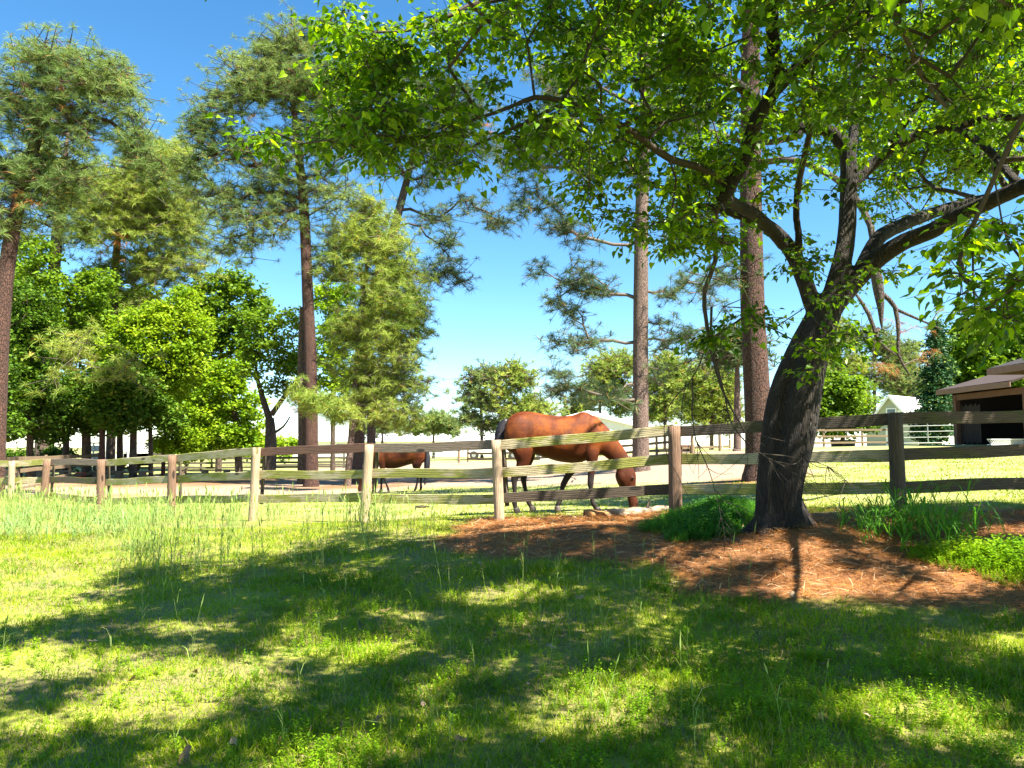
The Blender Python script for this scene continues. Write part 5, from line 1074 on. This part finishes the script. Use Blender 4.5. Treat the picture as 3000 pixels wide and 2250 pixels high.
# ------------------------------------------------------------------ the big double trunked tree
LIMBS = [  # px, py, distance, radius
 [(2258, 1640, 8.75, .24), (2262, 1560, 8.75, .215), (2263, 1500, 8.75, .20), (2264, 1400, 8.78, .185), (2274, 1250, 8.8, .165), (2290, 1150, 8.8, .15), (2315, 1080, 8.8, .145), (2352, 1000, 8.8, .145), (2390, 930, 8.8, .14)],
 [(2312, 1640, 8.65, .22), (2306, 1560, 8.65, .18), (2305, 1500, 8.65, .168), (2314, 1400, 8.62, .17), (2334, 1300, 8.62, .19), (2350, 1200, 8.62, .195), (2368, 1100, 8.65, .188), (2395, 1000, 8.7, .17), (2427, 900, 8.7, .165)],
 [(2395, 940, 8.75, .13), (2365, 850, 8.8, .12), (2335, 770, 8.8, .115), (2295, 705, 8.8, .11), (2235, 655, 8.75, .10), (2160, 625, 8.6, .08), (2080, 610, 8.3, .06), (2000, 610, 8, .04)],
 [(2432, 900, 8.7, .16), (2455, 820, 8.7, .14), (2478, 730, 8.75, .13), (2490, 620, 8.8, .125), (2492, 500, 8.8, .12), (2476, 430, 8.8, .11), (2420, 385, 8.8, .10), (2330, 370, 8.7, .09), (2235, 300, 8.5, .085), (2150, 240, 8.3, .08), (2050, 200, 8, .075), (1985, 120, 7.8, .07), (1968, 20, 7.6, .06), (1950, -100, 7.5, .05)],
 [(2440, 900, 8.7, .15), (2500, 830, 8.7, .135), (2570, 760, 8.6, .13), (2650, 710, 8.4, .12), (2730, 680, 8.2, .115), (2800, 640, 8.0, .11), (2900, 595, 7.6, .10), (3010, 545, 7.2, .09), (3150, 500, 6.8, .07)],
 [(2520, 800, 8.7, .12), (2570, 700, 8.9, .11), (2650, 655, 9.2, .10), (2750, 620, 9.5, .09), (2870, 590, 9.8, .08), (3000, 560, 10, .07), (3200, 480, 10.3, .05)],
 [(2124, 575, 7.0, .075), (2150, 530, 7.0, .085), (2180, 470, 7.0, .085), (2223, 348, 6.9, .085), (2275, 262, 6.8, .08), (2268, 130, 6.6, .078), (2258, -20, 6.4, .07), (2250, -200, 6.2, .06)],
 [(2278, 262, 6.8, .07), (2347, 189, 6.6, .07), (2420, 120, 6.4, .065), (2500, 65, 6.2, .06), (2640, 2, 6.0, .055), (2800, -40, 5.8, .04)],
 [(2298, 720, 8.7, .09), (2225, 640, 8.1, .085), (2160, 600, 7.5, .08), (2124, 575, 7.0, .075)],
 [(2497, 540, 8.8, .09), (2560, 480, 8.8, .085), (2620, 425, 8.7, .08), (2700, 390, 8.6, .075), (2795, 368, 8.4, .07), (2900, 345, 8.2, .06), (3010, 340, 8.0, .05)],
 [(2795, 368, 8.4, .06), (2870, 420, 8.0, .055), (2920, 470, 7.8, .055), (2975, 530, 7.5, .06), (3040, 545, 7.3, .06)],
 [(2488, 480, 8.8, .08), (2500, 380, 8.9, .075), (2490, 280, 9.0, .07), (2520, 150, 9.1, .06), (2540, 0, 9.2, .05), (2560, -200, 9.3, .03)],
 [(2600, 440, 8.7, .05), (2700, 300, 8.4, .05), (2830, 180, 8.0, .045), (2960, 90, 7.6, .04), (3100, 0, 7.2, .03)],
 [(2150, 560, 7.05, .05), (2060, 500, 6.9, .045), (1960, 470, 6.7, .042), (1850, 400, 6.5, .04), (1740, 350, 6.3, .035), (1640, 310, 6.2, .03), (1560, 300, 6.1, .025), (1480, 330, 6.0, .02), (1350, 375, 5.9, .015), (1240, 400, 5.9, .010)],
 [(1970, 60, 7.7, .045), (1850, -20, 7.3, .045), (1700, -40, 7.0, .04), (1560, -20, 6.8, .038), (1400, 10, 6.6, .032), (1300, 50, 6.5, .026), (1200, 85, 6.4, .018), (1080, 100, 6.3, .012), (980, 110, 6.3, .008)],
 [(1640, 310, 6.2, .02), (1500, 380, 6.5, .018), (1380, 430, 6.7, .014), (1250, 470, 6.9, .010), (1150, 520, 7, .007)],
 [(2340, 770, 8.75, .06), (2338, 690, 8.6, .055), (2330, 600, 8.5, .05), (2345, 500, 8.4, .045), (2368, 400, 8.2, .04), (2360, 290, 8.0, .03), (2390, 180, 7.8, .022), (2400, 60, 7.6, .012)],
 [(2350, 400, 8.7, .05), (2200, 420, 9.5, .045), (2050, 380, 10, .04), (1900, 330, 10.3, .035), (1760, 260, 10.5, .025)],
 [(2120, 560, 7.1, .03), (2090, 650, 7.3, .03), (2100, 760, 7.4, .03), (2070, 850, 7.5, .028), (2075, 950, 7.5, .025), (2090, 1050, 7.5, .02), (2130, 1180, 7.5, .014), (2200, 1300, 7.4, .010)],
 [(2830, 360, 8.3, .035), (2720, 250, 6.5, .03), (2650, 120, 5.2, .025), (2500, -150, 4.2, .025), (2300, -500, 3.2, .02)],
 [(2250, -100, 6.3, .035), (2150, -400, 5.5, .03), (1900, -900, 4.4, .025), (1600, -1700, 3.3, .02), (1300, -2600, 2.5, .02)],
 [(1950, -60, 7.5, .045), (1800, -300, 6.9, .04), (1600, -600, 6.2, .035), (1350, -900, 5.6, .025)],
 [(2640, 0, 6.0, .035), (2800, -250, 5.2, .03), (3000, -700, 4.4, .025), (3300, -1500, 3.5, .02)],
 [(3010, 545, 7.2, .07), (3120, 620, 6.0, .04), (3080, 760, 5.0, .022), (2960, 800, 4.7, .014), (2850, 830, 4.6, .008)],
]
tb = np.array([3.06, 8.66]); tz = float(gz(*tb)) + .06
e = empty('shade_tree', (tb[0], tb[1], tz), 'big dark double trunked leafy tree in front of the fence, boughs spread wide', 'tree')
parts = []; seeds = []
for k, L in enumerate(LIMBS):
    q = resample(ppx(L), .12); q[:, :3] += np.cumsum(rng.normal(0, .004, (len(q), 3)), 0) * (k > 1); q[:, 3] *= .80 if k > 1 else .93; seeds.append(q)
    big = q[q[:, 3] > .034]
    if len(big) > 3: V, Fq = tube(big[:, :3], big[:, 3], 14, True, .05 if k > 1 else .07); parts.append((V, Fq))
for a in (0.3, 1.5, 2.7, 3.9, 5.2):    # root flare
    d = np.array([math.cos(a), math.sin(a) * .9, 0]); c = np.array([tb[0] + .0, tb[1] + .12, tz])
    q = np.array([c + d * .05 + [0, 0, .40], c + d * .20 + [0, 0, .14], c + d * .36 + [0, 0, .0], c + d * .55 + [0, 0, -.12]])
    parts.append(tube(resample(q, .06), .10, 10, True, .1)) if False else parts.append(tube(q, [.15, .14, .11, .07], 10, True, .1))
remesh(parts, .026, 3, 'trunk', M_treebark, e, .5)
mb = MB()
for q in seeds:
    sm_ = q[q[:, 3] <= .040]
    if len(sm_) > 2: V, Fq = tube(sm_[:, :3], sm_[:, 3], 7, True, .06); mb.add(V, Fq)
mb.build('limbs', M_twig, e, smooth=True)
# leafy sprays: (px, py, rx, ry, weight, nearest, farthest distance)
def sprays(L, n):
    A = np.array([a[2] * a[3] * a[4] * ((a[5] + a[6]) / 2) ** 0 for a in L], float); A /= A.sum(); out = []
    for a, f in zip(L, A):
        m = max(1, int(round(n * f))); q = 0
        while q < m:
            r_, th = math.sqrt(rng.random()), rng.random() * 6.283; px, py, Y = a[0] + a[2] * r_ * math.cos(th), a[1] + a[3] * r_ * math.sin(th), rng.uniform(a[5], a[6])
            if vn(px + 60 * Y, py - 35 * Y, 95, 91) < (rng.uniform(-.15, .55) if px < 1650 else rng.uniform(-.45, .1)): 
                if rng.random() < .9: continue
            out.append(Wp(px, py, Y)); q += 1
    return np.array(out)
VIS = [(2700, 180, 360, 230, 1.3, 8.2, 11.5), (2700, 180, 360, 230, .10, 5.5, 8), (2880, 200, 220, 220, 1.3, 9, 13), (2850, 440, 220, 70, 1.5, 9.5, 13), (2600, 330, 300, 160, .8, 10, 13), (2300, 150, 250, 160, .5, 9.5, 12), (2250, 180, 300, 230, 1.15, 7.6, 10), (2250, 180, 300, 230, .10, 5.5, 6.6), (1850, 180, 260, 200, .75, 7, 9.2), (1850, 180, 260, 200, .2, 5.5, 7), (1900, 450, 240, 130, .68, 6.5, 9), (2120, 560, 160, 120, .75, 7, 9.5), (2350, 420, 220, 150, 1.0, 8.8, 10.5), (2350, 420, 220, 150, .1, 6.5, 8.5), (2700, 470, 280, 90, 1.35, 9.3, 12.5), (2620, 570, 150, 80, 1.0, 9.3, 12),
       (1520, 60, 220, 70, .45, 5.8, 7.5), (1300, 130, 250, 90, .34, 5.6, 7.2), (1060, 150, 150, 80, .5, 5.6, 7.0), (1160, 260, 220, 100, .55, 5.4, 7.2), (1060, 380, 160, 90, .6, 5.4, 6.8), (1300, 430, 180, 60, .35, 5.4, 7), (1480, 330, 180, 90, .2, 5.6, 7), (980, 60, 60, 40, .6, 5.8, 6.8), (1620, 420, 120, 90, .45, 5.6, 7.5), (1660, 560, 110, 50, .3, 5.6, 7), (1900, 640, 180, 50, .42, 6, 8), (2060, 700, 110, 60, .5, 6, 8.5), (2350, 740, 60, 60, .5, 7.5, 9), (780, 400, 50, 40, .7, 5.4, 6.2),
       (1960, 690, 60, 60, .5, 6.5, 8), (2640, 150, 360, 200, .5, 11, 13), (2090, 980, 60, 45, .5, 6.4, 7.2), (2380, 1020, 70, 25, .8, 7.2, 8.2), (2480, 990, 60, 40, .8, 7.2, 8.2), (2430, 860, 60, 30, .4, 7, 8), (2220, 920, 45, 60, .5, 7, 8), (2420, 1090, 40, 15, .6, 7.5, 8.2), (2600, 790, 60, 40, .3, 6.5, 8)]
NEAR = [(2900, 700, 90, 70, 1.0, 4.0, 5.0), (2900, 840, 110, 70, 1.0, 4.0, 5.0), (2990, 930, 70, 60, 1.0, 4, 5), (2820, 930, 50, 30, .6, 4.2, 5), (2960, 30, 100, 80, .6, 4, 5.5)]
T = np.vstack([sprays(VIS, 2450), sprays(NEAR, 34)])
# the crown above and nearer than the picture's frame, shaped to shade the grass
def above(n, c, rr, zlo=3.6):
    u = rng.normal(0, 1, (n * 3, 3)); u /= np.linalg.norm(u, axis=1)[:, None]; u *= (rng.random(n * 3) ** .5)[:, None]; p = np.array(c) + u * np.array(rr); p = p[p[:, 2] > zlo]; sx, sy = p[:, 0] - SUN[0] / SUN[2] * p[:, 2], p[:, 1] - SUN[1] / SUN[2] * p[:, 2]; return p[vn(sx, sy, 1.1, 17) > -.22][:n]
def hidden_from_view(p, top=-120):
    d = p[:, 1] * math.cos(PITCH) + (p[:, 2] - CAMZ) * math.sin(PITCH); u = (p[:, 2] - CAMZ) * math.cos(PITCH) - p[:, 1] * math.sin(PITCH)
    return (d < .3) | (1125 - F * u / np.maximum(d, .01) < top) | (np.abs(p[:, 0]) * F / np.maximum(d, .01) > 1650)
# boughs added up the sun's path, mostly unseen, shaped to shade the lawn
SH = poly_world([(-300, 1850), (100, 1815), (300, 1775), (360, 1735), (600, 1715), (720, 1655), (950, 1605), (1250, 1600), (1450, 1580), (1700, 1560), (1900, 1530), (2200, 1500), (2500, 1480), (3300, 1480), (3600, 2700), (-600, 2700)])
LIT = [(1720, 2075, 230, 95), (250, 2100, 420, 32), (100, 1950, 200, 40), (690, 1950, 190, 30), (1130, 1890, 130, 45), (1480, 1735, 260, 22), (2650, 2090, 330, 55), (2300, 1735, 150, 24), (960, 2170, 200, 26), (2950, 1900, 130, 35), (1250, 2010, 90, 50), (2150, 1900, 160, 26), (2350, 1640, 110, 16), (2800, 1720, 180, 16), (500, 1840, 160, 18), (1900, 1800, 120, 16), (2900, 2200, 200, 40), (2150, 2200, 160, 26), (2880, 1665, 280, 30)]
LITW = [(G(a, b), abs(G(a + c, b)[0] - G(a, b)[0]), abs(G(a, max(1500, b - d))[1] - G(a, b)[1]) + .05) for a, b, c, d in LIT]
n = 13000; x = rng.uniform(-7, 10, n); y = rng.uniform(2.2, 11.5, n); d = sdist(SH, x, y); ok = d > .15
for c_, a_, b_ in LITW: ok &= (((x - c_[0]) / a_) ** 2 + ((y - c_[1]) / b_) ** 2) > 1.0
ok &= (vn(x, y, .75, 17) > -.42) | (y < 2.6); ok &= (sdist(A_straw, x, y) < 0) | (vn(x, y, .5, 27) > -.12); ok &= vn(x, y, .36, 37) > -.42; x, y = x[ok], y[ok]
out = []
for X_, Y_ in zip(x, y):
    z_ = float(gz(X_, Y_))
    for h in rng.permutation([3.6, 4.2, 4.8, 5.4, 6.0, 6.8]):
        p = np.array([X_, Y_, z_]) + SUN / SUN[2] * (h + rng.normal(0, .2)); q = p[None]
        px_, py_ = 1500 + F * p[0] / max(p[1], .1), 1310 - F * (p[2] - CAMZ) / max(p[1], .1)
        if hidden_from_view(q)[0] or (rng.random() < .3 and py_ < 330 and 1000 < px_ and vn(np.array(px_), np.array(py_), 95, 91) > (-.2 if px_ > 1700 else .25)): out.append(p); break
A = np.array(out)
n = 420; x = rng.uniform(2.6, 8.5, n); y = 9.1 + rng.uniform(-.5, .5, n) + (x < 4) * .2; z = rng.uniform(.7, 2.6, n)      # sprays added out of view to shade the fence and the trunk
B = np.stack([x, y, z], -1) + SUN / SUN[2] * rng.uniform(2.2, 4.2, n)[:, None]; B = B[hidden_from_view(B) | (B[:, 1] < .1)]
print('shade sprays', len(A), len(B)); A = np.vstack([A, B])
def off_horse(p):
    k = (12.5 - p[:, 1]) / -SUN[1]; x_, z_ = p[:, 0] - SUN[0] * k, p[:, 2] - SUN[2] * k
    return ~((x_ > -1.2) & (x_ < 2.3) & (z_ > .5) & (z_ < 2.5) & (k > 0))
SUNNY = poly_world([(1100, 1590), (1150, 1480), (2150, 1480), (1960, 1528), (1700, 1550), (1450, 1572), (1250, 1592)]); SUNNY2 = poly_world([(-800, 1480), (1150, 1480), (1100, 1560), (900, 1585), (560, 1690), (300, 1745), (-800, 1780)])
def off_lawn(p):
    k = (p[:, 2] - .35) / SUN[2]; x_, y_ = p[:, 0] - SUN[0] * k, p[:, 1] - SUN[1] * k
    return ~((np.maximum(sdist(SUNNY, x_, y_), sdist(SUNNY2, x_, y_)) > .1) & (rng.random(len(p)) < .9))
T = T[off_horse(T)]; A = A[off_horse(A)]; T = T[off_lawn(T) | (T[:, 0] < .2)]; A = A[off_lawn(A)]
seedp = np.vstack([q[::2, :3] for q in seeds[2:]])
P, par, r, n0, ends = grow(seedp, np.vstack([T, A]), .35, .10, .0035, pen=.15, rise=.04)
V, Fq = prisms(P, par, r, n0, 5, .05); mesh('branches', V, Fq, M_twig, e, smooth=True)
# every bough end splits into twiglets that carry the leaves alternately
N = len(ends); K = 7; c = np.repeat(P[ends], K, 0); M = len(c)
dr = np.stack([rng.normal(0, 1, M), rng.normal(0, 1, M), rng.normal(-.12, .42, M)], -1); dr /= np.linalg.norm(dr, axis=1)[:, None]; Lg = .14 + .24 * rng.random(M)
tip_ = c + dr * Lg[:, None]; mid = c + dr * Lg[:, None] * .5 + np.stack([np.zeros(M), np.zeros(M), .03 * rng.random(M)], -1)
TP = np.vstack([c, mid, tip_ + [0, 0, -.015]]); TPar = np.concatenate([np.full(M, -1), np.arange(M), M + np.arange(M)]); TR = np.concatenate([np.full(M, .0032), np.full(M, .0024), np.full(M, .0013)])
V, Fq = prisms(TP, TPar, TR, M, 3); mesh('twigs', V, Fq, M_twig, e)
J = 5; f = (np.arange(J) + .6) / J; f = np.tile(f, M) + rng.normal(0, .05, M * J); ci, di, li = np.repeat(c, J, 0), np.repeat(dr, J, 0), np.repeat(Lg, J); keep = rng.random(M * J) < .9
pp = ci + di * (li * f)[:, None]; sgn = np.tile(np.where(np.arange(J) % 2, 1., -1.), M); sidev = np.stack([-di[:, 1], di[:, 0], np.zeros(len(di))], -1); sidev /= np.linalg.norm(sidev, axis=1)[:, None] + 1e-6
lastl = np.tile(np.arange(J) == J - 1, M); ld = di * np.where(lastl, 1.2, .55)[:, None] + sidev * (sgn * np.where(lastl, .1, .8))[:, None] + np.stack([rng.normal(0, .3, M * J), rng.normal(0, .3, M * J), rng.normal(-.45, .35, M * J)], -1); ld /= np.linalg.norm(ld, axis=1)[:, None]
nv = np.stack([rng.normal(0, .45, M * J), rng.normal(0, .45, M * J), np.ones(M * J)], -1); sv = np.cross(nv, ld); sv /= np.linalg.norm(sv, axis=1)[:, None]; rot = np.stack([ld, sv, np.cross(ld, sv)], -1)
LV = np.array([[.0, .012, 0], [.0, -.012, 0], [.28, 0, -.01], [.22, .30, .10], [.50, .38, .13], [.82, .20, .05], [1.16, 0, -.12], [.82, -.20, .05], [.50, -.38, .13], [.22, -.30, .10], [.62, 0, -.02]])
LFc = np.array([[0, 1, 2], [2, 10, 4], [2, 4, 3], [10, 5, 4], [10, 6, 5], [2, 8, 10], [2, 9, 8], [10, 8, 7], [10, 7, 6]])
c = pp[keep]; V, Fq = stamp(LV, LFc, c + ld[keep] * .004, rot[keep], .030 + .062 * rng.random(keep.sum()) ** .8); mesh('crown', V, Fq, M_leaf, e)
print('near tree sprays', N, 'leaves', len(c))
# dry hanging twigs in front of the trunk
tw_ = []
def twig(path, r0):
    q = resample(ppx([(a, b, c, 0) for a, b, c in path]), .08); n = len(q); q[:, :3] += np.cumsum(rng.normal(0, .004, (n, 3)), 0); rad = np.linspace(r0, .0018, n); tw_.append(tube(q[:, :3], rad, 5, True)); return q
m1 = twig([(2085, 900, 7.5), (2078, 1010, 7.45), (2110, 1120, 7.4), (2150, 1250, 7.3), (2230, 1330, 7.2), (2300, 1370, 7.1), (2380, 1420, 7.0)], .014)
twig([(2078, 1010, 7.45), (2030, 1110, 7.4), (1960, 1200, 7.3), (1955, 1320, 7.2), (1990, 1400, 7.1), (2030, 1480, 7.0)], .007)
m2 = twig([(2030, 1110, 7.4), (2035, 1220, 7.3), (2050, 1300, 7.2), (2085, 1380, 7.1), (2110, 1470, 7.0), (2135, 1580, 6.9)], .008)
twig([(2010, 1120, 7.4), (2000, 1200, 7.3), (1995, 1260, 7.25), (2000, 1400, 7.1)], .005)
m3 = twig([(2230, 1330, 7.2), (2330, 1345, 7.15), (2420, 1370, 7.1), (2470, 1410, 7.1)], .007)
for m, cnt, L in ((m1, 26, .55), (m2, 20, .4), (m3, 14, .35)):
    for _ in range(cnt):
        p = m[rng.integers(len(m) // 3, len(m)), :3]; d = np.array([rng.normal(.25, .5), rng.normal(0, .3), rng.normal(-.65, .3)]); d /= np.linalg.norm(d); l = L * (.4 + .8 * rng.random())
        q = np.array([p, p + d * l * .5 + rng.normal(0, .02, 3), p + d * l + [rng.normal(0, .06), 0, .05]]); q = resample(q, .08); tw_.append(tube(q, np.linspace(.0035, .0013, len(q)), 4, True))
mb = MB()
for V, Fq in tw_: mb.add(V, Fq)
mb.build('dry_twigs', M_twig, e, smooth=True)
# ------------------------------------------------------------------ the neighbouring tree behind the photographer, whose shade falls on the lawn
e = empty('yard_tree', (9.5, -3.5, float(gz(9.5, -3.5))), 'leafy yard tree standing behind and to the right of the viewpoint', 'tree')
q = resample(np.array([(9.5, -3.5, .2, .3), (9.4, -3.4, 2.5, .24), (9, -3.2, 5, .18), (8.6, -3, 7.5, .08)]), .4); V, Fq = tube(q[:, :3], q[:, 3], 12, True, .05); mb = MB(); mb.add(V, Fq); mb.build('trunk', M_treebark, e, smooth=True)
T = np.vstack([above(260, (7.8, -2.4, 7), (4.6, 3.6, 2.6), 3.8), above(90, (3.6, -.6, 6.2), (2.5, 2.4, 1.5), 4.2)]); T = T[hidden_from_view(T)]
P, par, r, n0, ends = grow(q[4:, :3], T, .6, .1, .006, rise=.05); V, Fq = prisms(P, par, r, n0, 4, .12); mesh('branches', V, Fq, M_twig, e)
N = len(ends); c = np.repeat(P[ends], 26, 0); u = rng.normal(0, .3, (len(c), 3)) * [1, 1, .5]; V, Fq = leaves(c + u, .12, LF_SIMPLE, .6); mesh('crown', V, Fq, M_leaf, e)
